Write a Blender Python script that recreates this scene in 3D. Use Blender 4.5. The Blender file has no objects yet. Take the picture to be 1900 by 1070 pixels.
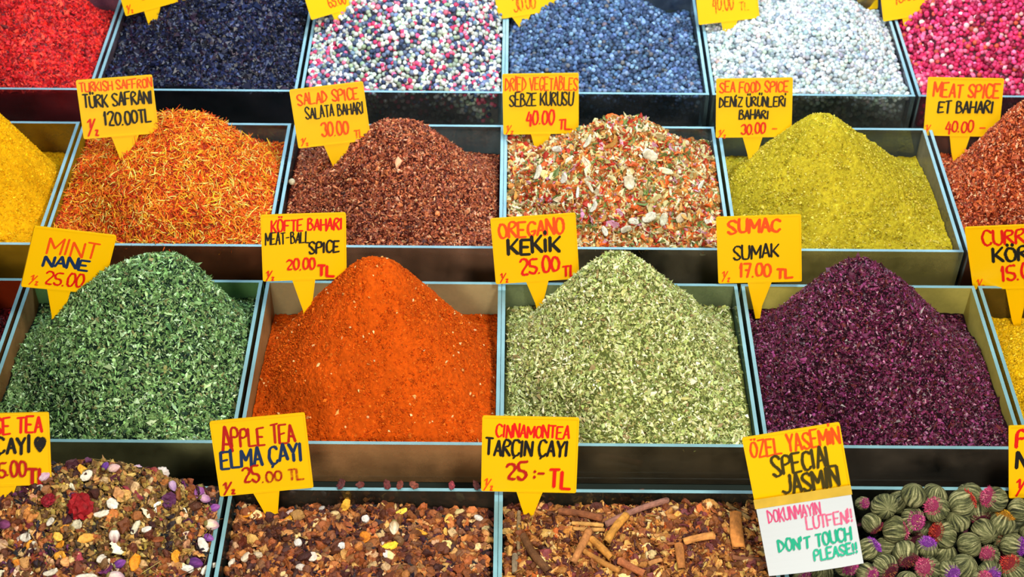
import bpy, math, re
import numpy as np
from mathutils import Matrix, Vector

# ---------------------------------------------------------------- camera, world, light, exposure
W = 0.28                       # one tray width in metres; stall coordinates (u along a row, v up the slope, w off the slope) are in tray widths
TILT = math.radians(10.0)      # slope of the stall
VIEW = math.radians(43.85)     # angle between the line of sight and the stall slope
PITCH = VIEW - TILT
FOC = 2800.0                   # focal length in pixels of a 1900 px wide frame
ROLL = math.radians(0.45)
ORG = Vector((0, 0, 1.0))
EV = Vector((0, math.cos(TILT), math.sin(TILT)))
EN = Vector((0, -math.sin(TILT), math.cos(TILT)))
def world(u, v, w):
    return ORG + W * (Vector((1, 0, 0)) * u + EV * v + EN * w)
_R0, _U0 = Vector((1, 0, 0)), Vector((0, math.sin(PITCH), math.cos(PITCH)))
CF = Vector((0, math.cos(PITCH), -math.sin(PITCH)))
CR = _R0 * math.cos(ROLL) + _U0 * math.sin(ROLL)
CU = -_R0 * math.sin(ROLL) + _U0 * math.cos(ROLL)
CPOS = ORG - W * (_R0 * -0.043 + _U0 * -0.594 + CF * 5.715)

C = bpy.context.scene.collection
sc = bpy.context.scene
cam = bpy.data.cameras.new('camera')
cam.sensor_width = 36.0
cam.lens = FOC / 1900.0 * 36.0
cam.clip_start = 0.05
cam.dof.use_dof = True
cam.dof.focus_distance = 1.62
cam.dof.aperture_fstop = 11.0
co = bpy.data.objects.new('camera', cam)
C.objects.link(co)
co.matrix_world = Matrix(((CR.x, CU.x, -CF.x, CPOS.x), (CR.y, CU.y, -CF.y, CPOS.y), (CR.z, CU.z, -CF.z, CPOS.z), (0, 0, 0, 1)))
sc.camera = co

wd = bpy.data.worlds.new('world')
sc.world = wd
wd.use_nodes = True
wd.node_tree.nodes['Background'].inputs[0].default_value = (0.80, 0.90, 1.0, 1)
wd.node_tree.nodes['Background'].inputs[1].default_value = 0.22

def area(name, loc, target, size, power, color, sy=None):
    l = bpy.data.lights.new(name, 'AREA')
    l.energy = power
    l.color = color
    l.size = size
    if sy:
        l.shape = 'RECTANGLE'
        l.size_y = sy
    o = bpy.data.objects.new(name, l)
    C.objects.link(o)
    o.location = loc
    o.rotation_euler = (Vector(target) - Vector(loc)).to_track_quat('-Z', 'Y').to_euler()
    return o
area('key_lamp', (0.40, -0.70, 2.25), (0.0, 0.15, 1.05), 0.20, 26.0, (1.0, 0.93, 0.80))
area('front_fill', (-0.4, -2.0, 1.85), (0.0, 0.0, 1.0), 0.5, 31.0, (1.0, 0.90, 0.75))  # added fill light from the viewer's side to brighten the front panels
area('cool_lamp', (0.1, 0.52, 1.78), (0.05, 0.86, 1.1), 1.3, 11.5, (0.72, 0.87, 1.0), 0.12)

vs = sc.view_settings
vs.view_transform = 'Standard'
vs.look = 'None'
vs.gamma = 1.0
vs.use_curve_mapping = False
vs.exposure = -0.08

# ---------------------------------------------------------------- helpers
def ray(px, py):
    return (CF + CR * ((px - 950.0) / FOC) + CU * (-(py - 535.0) / FOC))
def stall(p):
    d = (p - ORG) / W
    return np.array((d.x, d.dot(EV), d.dot(EN)))
def on_w(px, py, w):
    d = ray(px, py)
    t = (w * W - (CPOS - ORG).dot(EN)) / d.dot(EN)
    return stall(CPOS + d * t)
def on_v(px, py, v):
    d = ray(px, py)
    t = (v * W - (CPOS - ORG).dot(EV)) / d.dot(EV)
    return stall(CPOS + d * t)
RX = Matrix.Rotation(TILT, 4, 'X')
def frame(u, v, w):
    return Matrix.Translation(world(u, v, w)) @ RX

def lin(h):
    h = h.lstrip('#')
    c = np.array([int(h[i:i + 2], 16) / 255.0 for i in (0, 2, 4)])
    return np.where(c <= 0.04045, c / 12.92, ((c + 0.055) / 1.055) ** 2.4)

def mesh_np(name, V, faces, col=None, smooth=False, mats=(), fmat=None):
    """V (n,3); faces list of int arrays (m,k); col per vertex rgb."""
    me = bpy.data.meshes.new(name)
    faces = [f for f in faces if len(f)]
    nl = sum(f.size for f in faces)
    npoly = sum(len(f) for f in faces)
    me.vertices.add(len(V))
    me.vertices.foreach_set('co', np.ascontiguousarray(V, dtype=np.float32).ravel())
    me.loops.add(nl)
    me.loops.foreach_set('vertex_index', np.concatenate([f.ravel() for f in faces]).astype(np.int32))
    me.polygons.add(npoly)
    tot = np.concatenate([np.full(len(f), f.shape[1]) for f in faces]).astype(np.int32)
    start = np.concatenate(([0], np.cumsum(tot)[:-1])).astype(np.int32)
    me.polygons.foreach_set('loop_start', start)
    me.polygons.foreach_set('use_smooth', np.full(npoly, bool(smooth)) if not isinstance(smooth, np.ndarray) else smooth)
    if fmat is not None:
        me.polygons.foreach_set('material_index', np.asarray(fmat, dtype=np.int32))
    me.update(calc_edges=True)
    if col is not None:
        a = me.attributes.new('tint', 'FLOAT_COLOR', 'POINT')
        c4 = np.ones((len(V), 4), dtype=np.float32)
        c4[:, :3] = col
        a.data.foreach_set('color', c4.ravel())
    for m in mats:
        me.materials.append(m)
    me.validate()
    return me

def obj(name, me, parent=None, mat=None):
    o = bpy.data.objects.new(name, me)
    C.objects.link(o)
    if parent is not None:
        o.parent = parent
    if mat is not None:
        o.matrix_world = mat if parent is None else o.matrix_world
        if parent is not None:
            o.matrix_local = mat
    return o
def tag(o, label, cat, group=None, kind=None):
    o['label'] = label
    o['category'] = cat
    if group:
        o['group'] = group
    if kind:
        o['kind'] = kind
    return o
def empty(name, mat):
    o = bpy.data.objects.new(name, None)
    o.empty_display_size = 0.02
    C.objects.link(o)
    o.matrix_world = mat
    return o

def lattice(seed, n=64):
    return np.random.default_rng(seed).random((n, n))
def vnoise(x, y, seed):
    g = lattice(seed)
    n = g.shape[0]
    xi, yi = np.floor(x).astype(int), np.floor(y).astype(int)
    fx, fy = x - xi, y - yi
    fx, fy = fx * fx * (3 - 2 * fx), fy * fy * (3 - 2 * fy)
    a, b = g[xi % n, yi % n], g[(xi + 1) % n, yi % n]
    c, d = g[xi % n, (yi + 1) % n], g[(xi + 1) % n, (yi + 1) % n]
    return (a * (1 - fx) + b * fx) * (1 - fy) + (c * (1 - fx) + d * fx) * fy - 0.5

# ---------------------------------------------------------------- materials
def new_mat(name):
    m = bpy.data.materials.new(name)
    m.use_nodes = True
    nt = m.node_tree
    b = nt.nodes['Principled BSDF']
    return m, nt, b
def solid(name, hexcol, rough=0.6, spec=0.5, noise=0.0, scale=40.0):
    m, nt, b = new_mat(name)
    c = lin(hexcol)
    b.inputs['Base Color'].default_value = (*c, 1)
    b.inputs['Roughness'].default_value = rough
    b.inputs['Specular IOR Level'].default_value = spec
    if noise:
        t = nt.nodes.new('ShaderNodeTexNoise')
        t.inputs['Scale'].default_value = scale
        t.inputs['Detail'].default_value = 6
        tc = nt.nodes.new('ShaderNodeTexCoord')
        nt.links.new(tc.outputs['Object'], t.inputs['Vector'])
        r = nt.nodes.new('ShaderNodeMixRGB')
        r.inputs[1].default_value = (*(c * (1 - noise)), 1)
        r.inputs[2].default_value = (*np.minimum(c * (1 + noise), 1), 1)
        nt.links.new(t.outputs['Fac'], r.inputs[0])
        nt.links.new(r.outputs[0], b.inputs['Base Color'])
    return m
def grain_mat(name, rough=0.75, spec=0.3, bump=0.0, bscale=900.0, mottle=0.0, sheen=0.0):
    m, nt, b = new_mat(name)
    a = nt.nodes.new('ShaderNodeAttribute')
    a.attribute_name = 'tint'
    src = a.outputs['Color']
    tc = nt.nodes.new('ShaderNodeTexCoord')
    if mottle:
        t = nt.nodes.new('ShaderNodeTexNoise')
        t.inputs['Scale'].default_value = bscale * 0.5
        t.inputs['Detail'].default_value = 4
        nt.links.new(tc.outputs['Object'], t.inputs['Vector'])
        mr = nt.nodes.new('ShaderNodeMapRange')
        mr.inputs[1].default_value = 0.3
        mr.inputs[2].default_value = 0.7
        mr.inputs[3].default_value = 1 - mottle
        mr.inputs[4].default_value = 1 + mottle
        nt.links.new(t.outputs['Fac'], mr.inputs[0])
        mx = nt.nodes.new('ShaderNodeVectorMath')
        mx.operation = 'SCALE'
        nt.links.new(src, mx.inputs[0])
        nt.links.new(mr.outputs[0], mx.inputs['Scale'])
        src = mx.outputs[0]
    nt.links.new(src, b.inputs['Base Color'])
    b.inputs['Roughness'].default_value = rough
    b.inputs['Specular IOR Level'].default_value = spec
    if bump:
        t2 = nt.nodes.new('ShaderNodeTexNoise')
        t2.inputs['Scale'].default_value = bscale
        t2.inputs['Detail'].default_value = 5
        nt.links.new(tc.outputs['Object'], t2.inputs['Vector'])
        bp = nt.nodes.new('ShaderNodeBump')
        bp.inputs['Strength'].default_value = bump
        bp.inputs['Distance'].default_value = 0.002
        nt.links.new(t2.outputs['Fac'], bp.inputs['Height'])
        nt.links.new(bp.outputs[0], b.inputs['Normal'])
    return m
M_LEAF = grain_mat('dried_leaf', 0.8, 0.2)
M_THREAD = grain_mat('dried_petal_thread', 0.7, 0.3)
M_GRAIN = grain_mat('coarse_spice', 0.6, 0.4)
M_POWDER = grain_mat('spice_powder', 0.95, 0.1, bump=0.6, bscale=500.0, mottle=0.18)
M_CORN = grain_mat('peppercorn', 0.55, 0.35, bump=0.35, bscale=1200.0, mottle=0.2)
M_BERRY = grain_mat('dark_berry', 0.4, 0.5)
M_CHIP = grain_mat('dried_fruit', 0.6, 0.4, bump=0.5, bscale=700.0, mottle=0.25)
M_PETAL = grain_mat('dried_flower', 0.7, 0.3, bump=0.3, bscale=600.0, mottle=0.15)
M_BARK = grain_mat('cinnamon_bark', 0.75, 0.3, bump=0.6, bscale=350.0, mottle=0.3)

def glass_mat(name, dust, amount, scale=14.0, seed=0.0):
    """thin pane: clear glass with a film of spice dust in patches"""
    m = bpy.data.materials.new(name)
    m.use_nodes = True
    nt = m.node_tree
    nt.nodes.clear()
    out = nt.nodes.new('ShaderNodeOutputMaterial')
    tr = nt.nodes.new('ShaderNodeBsdfTransparent')
    tr.inputs[0].default_value = (0.955, 0.985, 0.975, 1)
    gl = nt.nodes.new('ShaderNodeBsdfGlossy')
    gl.inputs['Roughness'].default_value = 0.05
    fr = nt.nodes.new('ShaderNodeFresnel')
    fr.inputs[0].default_value = 1.5
    m1 = nt.nodes.new('ShaderNodeMixShader')
    nt.links.new(fr.outputs[0], m1.inputs[0])
    nt.links.new(tr.outputs[0], m1.inputs[1])
    nt.links.new(gl.outputs[0], m1.inputs[2])
    df = nt.nodes.new('ShaderNodeBsdfDiffuse')
    df.inputs[0].default_value = (*lin(dust), 1)
    tl = nt.nodes.new('ShaderNodeBsdfTranslucent')
    tl.inputs[0].default_value = (*lin(dust), 1)
    md = nt.nodes.new('ShaderNodeMixShader')
    md.inputs[0].default_value = 0.4
    nt.links.new(df.outputs[0], md.inputs[1])
    nt.links.new(tl.outputs[0], md.inputs[2])
    tc = nt.nodes.new('ShaderNodeTexCoord')
    mp = nt.nodes.new('ShaderNodeMapping')
    mp.inputs['Location'].default_value = (seed, seed * 1.7, 0)
    nt.links.new(tc.outputs['Object'], mp.inputs[0])
    n = nt.nodes.new('ShaderNodeTexNoise')
    n.inputs['Scale'].default_value = scale
    n.inputs['Detail'].default_value = 8
    n.inputs['Roughness'].default_value = 0.65
    nt.links.new(mp.outputs[0], n.inputs['Vector'])
    mr = nt.nodes.new('ShaderNodeMapRange')
    mr.inputs[1].default_value = 0.34
    mr.inputs[2].default_value = 0.68
    mr.inputs[3].default_value = max(0.0, amount - 0.33)
    mr.inputs[4].default_value = min(1.0, amount + 0.27)
    nt.links.new(n.outputs['Fac'], mr.inputs[0])
    m2 = nt.nodes.new('ShaderNodeMixShader')
    nt.links.new(mr.outputs[0], m2.inputs[0])
    nt.links.new(m1.outputs[0], m2.inputs[1])
    nt.links.new(md.outputs[0], m2.inputs[2])
    nt.links.new(m2.outputs[0], out.inputs[0])
    return m
M_EDGE = solid('glass_edge', '#8fb9c6', 0.25, 0.7, 0.35, 30.0)  # paler copy: cool light on rows A and B put into its blue
M_EDGE_D = solid('glass_edge_dusty_dim', '#6f9ca4', 0.4, 0.6, 0.45, 25.0)  # dusty and rougher; darker tone also paints the dimmer light of rows C, D

# ---------------------------------------------------------------- the setting
def box_np(x0, x1, y0, y1, z0, z1):
    V = np.array([(x, y, z) for x in (x0, x1) for y in (y0, y1) for z in (z0, z1)], float)
    F = np.array([(0, 1, 3, 2), (4, 6, 7, 5), (0, 4, 5, 1), (2, 3, 7, 6), (0, 2, 6, 4), (1, 5, 7, 3)])
    return V, F
def boxes(name, bl, mats, parent=None, mat=None, fm=None):
    Vs, Fs, n = [], [], 0
    for b in bl:
        V, F = box_np(*b)
        Vs.append(V)
        Fs.append(F + n)
        n += 8
    return obj(name, mesh_np(name, np.concatenate(Vs), [np.concatenate(Fs)], mats=mats, fmat=fm), parent, mat)

o = boxes('floor', [(-4, 4, -4, 1.6, -0.1, 0.0)], [solid('floor_stone', '#4a443d', 0.6, 0.3, 0.3, 6)])
o['kind'] = 'structure'
o = boxes('wall_back', [(-4, 4, 1.5, 1.6, 0.0, 3.0)], [solid('wall_paint', '#1d2d4a', 0.6, 0.3, 0.2, 5)])
o['kind'] = 'structure'

RIM = {'A': 2.223, 'B': 1.106, 'C': 0.0, 'D': -1.090}     # v of each row's front rim
LEN = {'A': 0.885, 'B': 0.871, 'C': 0.900, 'D': 0.8855}
HT = 0.223
GT = 0.0145
st = empty('display_stand', Matrix.Translation((0, 0.1, 0)))
tag(st, 'dark wooden market stand whose sloping board carries all the glass trays', 'stand')
M_STAND = solid('stand_paint', '#16231f', 0.5, 0.4, 0.3, 12)
inv = st.matrix_world.inverted()
def stand_part(name, b):
    boxes(name, [tuple(q * W for q in b)], [M_STAND], st, inv @ frame(0, 0, 0))
stand_part('sloping_board', (-3.15, 3.15, -1.25, 3.3, -HT - 0.075, -HT - 0.004))
stand_part('front_rail', (-3.2, 3.2, -1.32, -1.25, -0.45, -0.1))
for lx in (-0.84, 0.84):
    for ly, lh in ((-0.28, 0.85), (0.85, 1.05)):
        boxes('leg', [(lx - 0.03, lx + 0.03, ly - 0.13, ly - 0.07, 0.0, lh)], [M_STAND], st)

# ---------------------------------------------------------------- glass trays
DUST = {}
def dusty(hexcol, amount):
    k = (hexcol, amount)
    if k not in DUST:
        DUST[k] = glass_mat('dusty_glass', hexcol, amount, 14.0, len(DUST) * 3.1)
    return DUST[k]
def pane(name, parent, b, m, edge, axis):
    """one glass pane: polished top edge of its own colour"""
    V, F = box_np(*b)
    fm = np.zeros(6, int)
    fm[5] = 1
    if axis == 'y':
        fm[2] = 1
    me = mesh_np(name, V * W, [F], mats=[m, edge], fmat=fm)
    return obj(name, me, parent)
TRAYS = {}
def tray(row, col, label, front, back, left, right, edge=M_EDGE):
    u0 = col - 3 + (0.001 if col == 3 else 0.008)
    u1 = col - 2 - (0.001 if col == 2 else 0.008)
    L = LEN[row]
    back_off = 0.024 if (row, col) == ('D', 4) else 0.0
    t = empty('glass_tray', frame((u0 + u1) / 2, RIM[row] + back_off, -HT))
    tag(t, label, 'tray', 'glass trays on the stall')
    h = (u1 - u0) / 2
    pane('front_panel', t, (-h, h, 0.0, GT, 0.0, HT), dusty(*front), edge, 'x')
    pane('back_panel', t, (-h, h, L - GT, L, 0.0, HT - 0.004), dusty(*back), edge, 'x')
    pane('side_panel', t, (-h, -h + GT, GT, L - GT, 0.0, HT - 0.002), dusty(*left), edge, 'y')
    pane('side_panel', t, (h - GT, h, GT, L - GT, 0.0, HT - 0.002), dusty(*right), edge, 'y')
    pane('base', t, (-h + GT, h - GT, GT, L - GT, 0.0, GT), dusty('#6a6a5c', 0.5), edge, 'x')
    TRAYS[row, col] = (u0 + GT + 0.003, u1 - GT - 0.003, RIM[row] + back_off + GT + 0.003, RIM[row] + back_off + L - GT - 0.003)
cl = ('#8a9aa0', 0.10)
tray('A', 0, 'glass tray filled with red chilli flakes', ('#7a3038', .30), ('#b06a78', .4), cl, ('#b08a98', .35))
tray('A', 1, 'glass tray filled with dark blue berries', ('#3a3a44', .15), cl, ('#a08a98', .25), cl)
tray('A', 2, 'glass tray filled with mixed pink and white peppercorns', ('#6a6a6a', .12), cl, cl, cl)
tray('A', 3, 'glass tray filled with black peppercorns', ('#5a6068', .10), cl, cl, ('#a8c0d0', .3))
tray('A', 4, 'glass tray filled with white peppercorns', ('#6a6a64', .12), cl, ('#a8c0d0', .3), ('#a8b0c0', .35))
tray('A', 5, 'glass tray filled with pink peppercorns', ('#7a5a64', .15), cl, cl, cl)
tray('B', 0, 'glass tray holding the tall turmeric yellow heap', ('#a88420', .35), ('#b08a20', .6), cl, ('#c8a020', .75))
tray('B', 1, 'glass tray holding the orange safflower heap', ('#9a6040', .32), ('#6a6060', .25), ('#c8a020', .75), cl)
tray('B', 2, 'glass tray holding the reddish brown salad spice heap', ('#a47c64', .42), cl, ('#7a6a60', .3), cl)
tray('B', 3, 'glass tray holding the dried vegetable heap', ('#8a8068', .28), cl, cl, ('#90a8b8', .3))
tray('B', 4, 'glass tray holding the olive yellow seafood spice heap', ('#aaa060', .42), ('#70746a', .25), ('#90a070', .3), ('#a8a080', .6))
tray('B', 5, 'glass tray holding the red brown meat spice heap', ('#9a6248', .35), ('#8a5a48', .4), cl, cl)
tray('C', 0, 'glass tray at the edge of the stall holding dark red flakes', ('#5a2018', .3), ('#8a3014', .75), cl, ('#7a5a30', .5), M_EDGE_D)
tray('C', 1, 'glass tray holding the green mint heap', ('#8a8a60', .4), ('#6a9a60', .6), ('#a88250', .65), ('#5a7050', .35), M_EDGE_D)
tray('C', 2, 'glass tray holding the orange red paprika heap', ('#c89a68', .5), ('#c8b888', .8), ('#c89a60', .8), ('#b07a40', .5), M_EDGE_D)
tray('C', 3, 'glass tray holding the pale green oregano heap', ('#6e6048', .32), ('#9aa878', .5), ('#8a9a78', .35), ('#7a9a80', .5), M_EDGE_D)
tray('C', 4, 'glass tray holding the dark purple sumac heap', ('#6a6054', .32), ('#d2c66a', .8), ('#6a7a70', .4), ('#d6c868', .9), M_EDGE_D)
tray('C', 5, 'glass tray holding the yellow curry powder heap', ('#8a7020', .4), ('#7a6020', .6), ('#a89030', .6), cl, M_EDGE_D)
tray('D', 1, 'glass tray filled with rose tea mixture', ('#3a3a34', .3), ('#4a5048', .3), cl, ('#3a4440', .5), M_EDGE_D)
tray('D', 2, 'glass tray filled with apple tea mixture', ('#3a3a34', .3), ('#50483c', .25), ('#3a4440', .5), cl, M_EDGE_D)
tray('D', 3, 'glass tray filled with cinnamon tea and bark sticks', ('#3a3a34', .3), ('#504a3c', .25), cl, cl, M_EDGE_D)
tray('D', 4, 'glass tray filled with round flower tea balls', ('#3a3a34', .3), ('#4a4a3c', .25), cl, cl, M_EDGE_D)

# ---------------------------------------------------------------- heaps
class Heap:
    def __init__(s, row, col, peak, vf, lev, p=2.0, rt=0.0, soft=0.12, macro=0.02, seed=1, base=0.08):
        s.u0, s.u1, s.v0, s.v1 = TRAYS[row, col]
        s.row, s.col = row, col
        L = s.v1 - s.v0
        s.vp = s.v0 + vf * L
        if len(peak) == 2:
            s.up, _, s.H = on_v(peak[0], peak[1], s.vp)
        else:
            s.up, s.H = peak[0], peak[2]
        s.lev, s.p, s.rt, s.soft, s.macro, s.seed, s.base = lev, p, rt, soft, macro, seed, base
    def z(s, u, v, fine=True):
        a = np.clip((u - s.u0) / (s.u1 - s.u0), 0, 1)
        b = np.clip((v - s.v0) / (s.v1 - s.v0), 0, 1)
        fl, fr, bl, br = s.lev
        sk = (fl * (1 - a) + fr * a) * (1 - b) + (bl * (1 - a) + br * a) * b
        du = np.where(u < s.up, s.up - s.u0, s.u1 - s.up)
        dv = np.where(v < s.vp, s.vp - s.v0, s.v1 - s.vp)
        r = (np.abs((u - s.up) / du) ** s.p + np.abs((v - s.vp) / dv) ** s.p) ** (1 / s.p)
        r = np.maximum(0, (r - s.rt) / (1 - s.rt))
        r = (np.sqrt(r * r + s.soft ** 2) - s.soft) / (math.sqrt(1 + s.soft ** 2) - s.soft)
        q = 1 - r
        e = s.base
        f1 = 0.5 * (1 + math.sqrt(1 + e * e)) - 0.5 * e
        prof = (0.5 * (q + np.sqrt(q * q + e * e)) - 0.5 * e) / f1
        z = sk + (s.H - sk) * prof
        if fine:
            z = z + s.macro * (vnoise(u * 5 + 7, v * 5 + 3, s.seed) + 0.5 * vnoise(u * 13, v * 13, s.seed + 1) + 0.25 * vnoise(u * 29, v * 29, s.seed + 2))
        return np.maximum(z, -HT + GT + 0.003)
    def n(s, u, v):
        h = 0.006
        zu = (s.z(u + h, v) - s.z(u - h, v)) / (2 * h)
        zv = (s.z(u, v + h) - s.z(u, v - h)) / (2 * h)
        n = np.stack([-zu, -zv, np.ones_like(zu)], -1)
        return n / np.linalg.norm(n, axis=-1, keepdims=True)
    def hit(s, px, py):
        d = ray(px, py)
        a, b = on_w(px, py, 0.8), on_w(px, py, -0.3)
        t = np.linspace(0, 1, 1500)
        P = a[None] * (1 - t[:, None]) + b[None] * t[:, None]
        below = P[:, 2] < np.where((P[:, 0] > s.u0) & (P[:, 0] < s.u1) & (P[:, 1] > s.v0) & (P[:, 1] < s.v1), s.z(P[:, 0], P[:, 1]), -0.22)
        i = int(np.argmax(below)) if below.any() else len(t) - 1
        return P[i]
    def origin(s):
        return np.array(((s.u0 + s.u1) / 2, s.v0, -HT))

def grid_mesh(hp, nu, nv, rough, ins=0.0):
    """top surface plus the sides that press on the glass; rough: list of (freq, amp)"""
    u = np.linspace(hp.u0 + ins, hp.u1 - ins, nu)
    v = np.linspace(hp.v0 + ins, hp.v1 - ins, nv)
    U, Vv = np.meshgrid(u, v, indexing='ij')
    Z = hp.z(U, Vv)
    for i, (f, a) in enumerate(rough):
        Z = Z + a * vnoise(U * f + 5.3 * i, Vv * f + 2.1 * i, hp.seed * 7 + i)
    Z = np.maximum(Z, -HT + GT + 0.003)
    P = np.stack([U, Vv, Z], -1).reshape(-1, 3)
    idx = np.arange(nu * nv).reshape(nu, nv)
    F = [np.stack([idx[:-1, :-1], idx[1:, :-1], idx[1:, 1:], idx[:-1, 1:]], -1).reshape(-1, 4)]
    n = len(P)
    extra = []
    for line in (idx[:, 0], idx[-1, :], idx[::-1, -1], idx[0, ::-1]):
        bot = P[line].copy()
        bot[:, 2] = -HT + GT + 0.001
        extra.append(bot)
        bi = np.arange(n, n + len(line))
        n += len(line)
        F.append(np.stack([line[:-1], bi[:-1], bi[1:], line[1:]], -1))
    return np.concatenate([P] + extra), np.concatenate(F)

def rand_rot(rng, nrm, tilt):
    """rotation matrices (n,3,3) whose z axis is nrm tipped by up to `tilt` radians, x axis random"""
    n = len(nrm)
    z = nrm + rng.normal(0, 1, (n, 3)) * tilt
    z /= np.linalg.norm(z, axis=1, keepdims=True)
    a = rng.normal(0, 1, (n, 3))
    x = a - z * (a * z).sum(1, keepdims=True)
    x /= np.linalg.norm(x, axis=1, keepdims=True)
    y = np.cross(z, x)
    return np.stack([x, y, z], -1)
def palette(rng, n, pal, jit=0.18):
    cols = np.array([lin(h) for h, w in pal])
    wts = np.array([w for h, w in pal], float)
    c = cols[rng.choice(len(pal), n, p=wts / wts.sum())]
    return np.clip(c * np.exp(rng.normal(0, jit, (n, 1))) * np.exp(rng.normal(0, jit * 0.3, (n, 3))), 0, 1)
def instance(rng, pv, pf, pos, rot, scale, col, jitter=0.0, bend=None, lump=0.0):
    n, k = len(pos), len(pv)
    V = pv[None] * scale[:, None, :]
    if lump:
        f = np.ones((n, k))
        for a in (2.2, 3.4):
            f += lump * np.sin(np.einsum('ni,ki->nk', rng.normal(0, a, (n, 3)), pv) + rng.uniform(0, 6.28, (n, 1)))
        V = V * f.clip(.35, 1.7)[:, :, None]
    if jitter:
        V = V + rng.normal(0, 1, (n, k, 3)) * (scale[:, None, :] * jitter)
    if bend is not None:
        V[:, :, 1] += bend[:, None] * (pv[None, :, 0] ** 2) * scale[:, :1]
    V = np.einsum('nij,nkj->nki', rot, V) + pos[:, None, :]
    F = [(pf[None] + (np.arange(n) * k)[:, None, None]).reshape(-1, pf.shape[1])]
    return V.reshape(-1, 3), F[0], np.repeat(col, k, axis=0)

OCT_V = np.array([(1, 0, 0), (-1, 0, 0), (0, 1, 0), (0, -1, 0), (0, 0, 1), (0, 0, -1)], float)
OCT_F = np.array([(0, 2, 4), (2, 1, 4), (1, 3, 4), (3, 0, 4), (2, 0, 5), (1, 2, 5), (3, 1, 5), (0, 3, 5)])
def thread_proto(seg=4):
    V, F = [], []
    for i in range(seg + 1):
        x = -1 + 2 * i / seg
        r = 1.0 - 0.55 * abs(x) ** 3
        for k in range(3):
            a = k * 2.0944
            V.append((x, r * math.cos(a), r * math.sin(a)))
    for i in range(seg):
        for k in range(3):
            a, b = i * 3 + k, i * 3 + (k + 1) % 3
            F.append((a, b, b + 3, a + 3))
    return np.array(V), np.array(F)
THR_V, THR_F = thread_proto()
def ico(sub):
    import bmesh
    bm = bmesh.new()
    bmesh.ops.create_icosphere(bm, subdivisions=sub, radius=1.0)
    V = np.array([v.co[:] for v in bm.verts])
    F = np.array([[v.index for v in f.verts] for f in bm.faces])
    bm.free()
    return V, F
ICO2_V, ICO2_F = ico(2)
ICO1_V, ICO1_F = ico(1)
ICO3_V, ICO3_F = ico(3)
def slab(nx=5, ny=4, curl=0.35, th=0.10):
    """curved chip with an uneven outline and real thickness"""
    V, F = [], []
    for s in (1, -1):
        for i in range(nx):
            for j in range(ny):
                x, y = -1 + 2 * i / (nx - 1), -1 + 2 * j / (ny - 1)
                sx, sy = x * math.sqrt(1 - 0.45 * y * y), y * math.sqrt(1 - 0.45 * x * x)
                V.append((sx, sy, curl * (sx * sx - 0.4) + 0.25 * curl * sx * sy + s * th * (1 if abs(x) < 1 and abs(y) < 1 else 0.6)))
    I = lambda s, i, j: s * nx * ny + i * ny + j
    for i in range(nx - 1):
        for j in range(ny - 1):
            F.append((I(0, i, j), I(0, i + 1, j), I(0, i + 1, j + 1), I(0, i, j + 1)))
            F.append((I(1, i, j), I(1, i, j + 1), I(1, i + 1, j + 1), I(1, i + 1, j)))
    ring = [(i, 0) for i in range(nx)] + [(nx - 1, j) for j in range(1, ny)] + [(i, ny - 1) for i in range(nx - 2, -1, -1)] + [(0, j) for j in range(ny - 2, 0, -1)]
    for a in range(len(ring)):
        p, q = ring[a], ring[(a + 1) % len(ring)]
        F.append((I(0, *p), I(1, *p), I(1, *q), I(0, *q)))
    return np.array(V), np.array(F)
SLAB_V, SLAB_F = slab()
CURL_V, CURL_F = slab(5, 3, 0.9, 0.09)

def scatter_pos(rng, hp, n, uclip=None, vclip=None):
    u0, u1 = (hp.u0, hp.u1) if uclip is None else (max(hp.u0, uclip[0]), min(hp.u1, uclip[1]))
    v0, v1 = (hp.v0, hp.v1) if vclip is None else (max(hp.v0, vclip[0]), min(hp.v1, vclip[1]))
    m = int(n * 2.2)
    u, v = rng.uniform(u0 + .011, u1 - .011, m), rng.uniform(v0 + .010, v1 - .010, m)
    nr = hp.n(u, v)
    keep = rng.random(m) < 0.45 / nr[:, 2].clip(0.45, 1)
    u, v, nr = u[keep][:n], v[keep][:n], nr[keep][:n]
    return np.stack([u, v, hp.z(u, v)], -1), nr

VIEW_U = {'A': (-2.62, 2.75), 'B': (-2.55, 2.6), 'C': (-2.32, 2.25), 'D': (-2.1, 2.05)}
def finish(hp, name, parts, mats, label, cat='spice', smooth_flags=None):
    """parts: list of (V, F, col, matindex, smooth)"""
    Vs, Fs, Cs, fm, sm, n = [], [], [], [], [], 0
    og = hp.origin()
    for V, F, col, mi, s in parts:
        Vs.append((V - og) * W)
        Fs.append(F + n)
        Cs.append(col if col.ndim == 2 else np.tile(col, (len(V), 1)))
        fm.append(np.full(len(F), mi))
        sm.append(np.full(len(F), s))
        n += len(V)
    me = mesh_np(name, np.concatenate(Vs), Fs, np.concatenate(Cs), np.concatenate(sm), mats, np.concatenate(fm))
    o = obj(name, me, None, frame(*og))
    tag(o, label, cat, None, 'stuff')
    return o

def pal_mean(pal):
    w = np.array([q[1] for q in pal], float)
    return (np.array([lin(q[0]) for q in pal]) * w[:, None]).sum(0) / w.sum()
def base_part(hp, color, nu, nv, rough, mi=0, smooth=True, var=None, side=None, ins=0.0):
    V, F = grid_mesh(hp, nu, nv, rough, ins)
    c = np.tile(lin(color), (len(V), 1))
    if side is not None:
        c[nu * nv:] = side
    if var:
        k = 1 + var * (vnoise(V[:, 0] * 9, V[:, 1] * 9, hp.seed + 40) + 0.6 * vnoise(V[:, 0] * 40, V[:, 1] * 40, hp.seed + 41))
        c = np.clip(c * k[:, None], 0, 1)
    return (V, F, c, mi, smooth)

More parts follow.
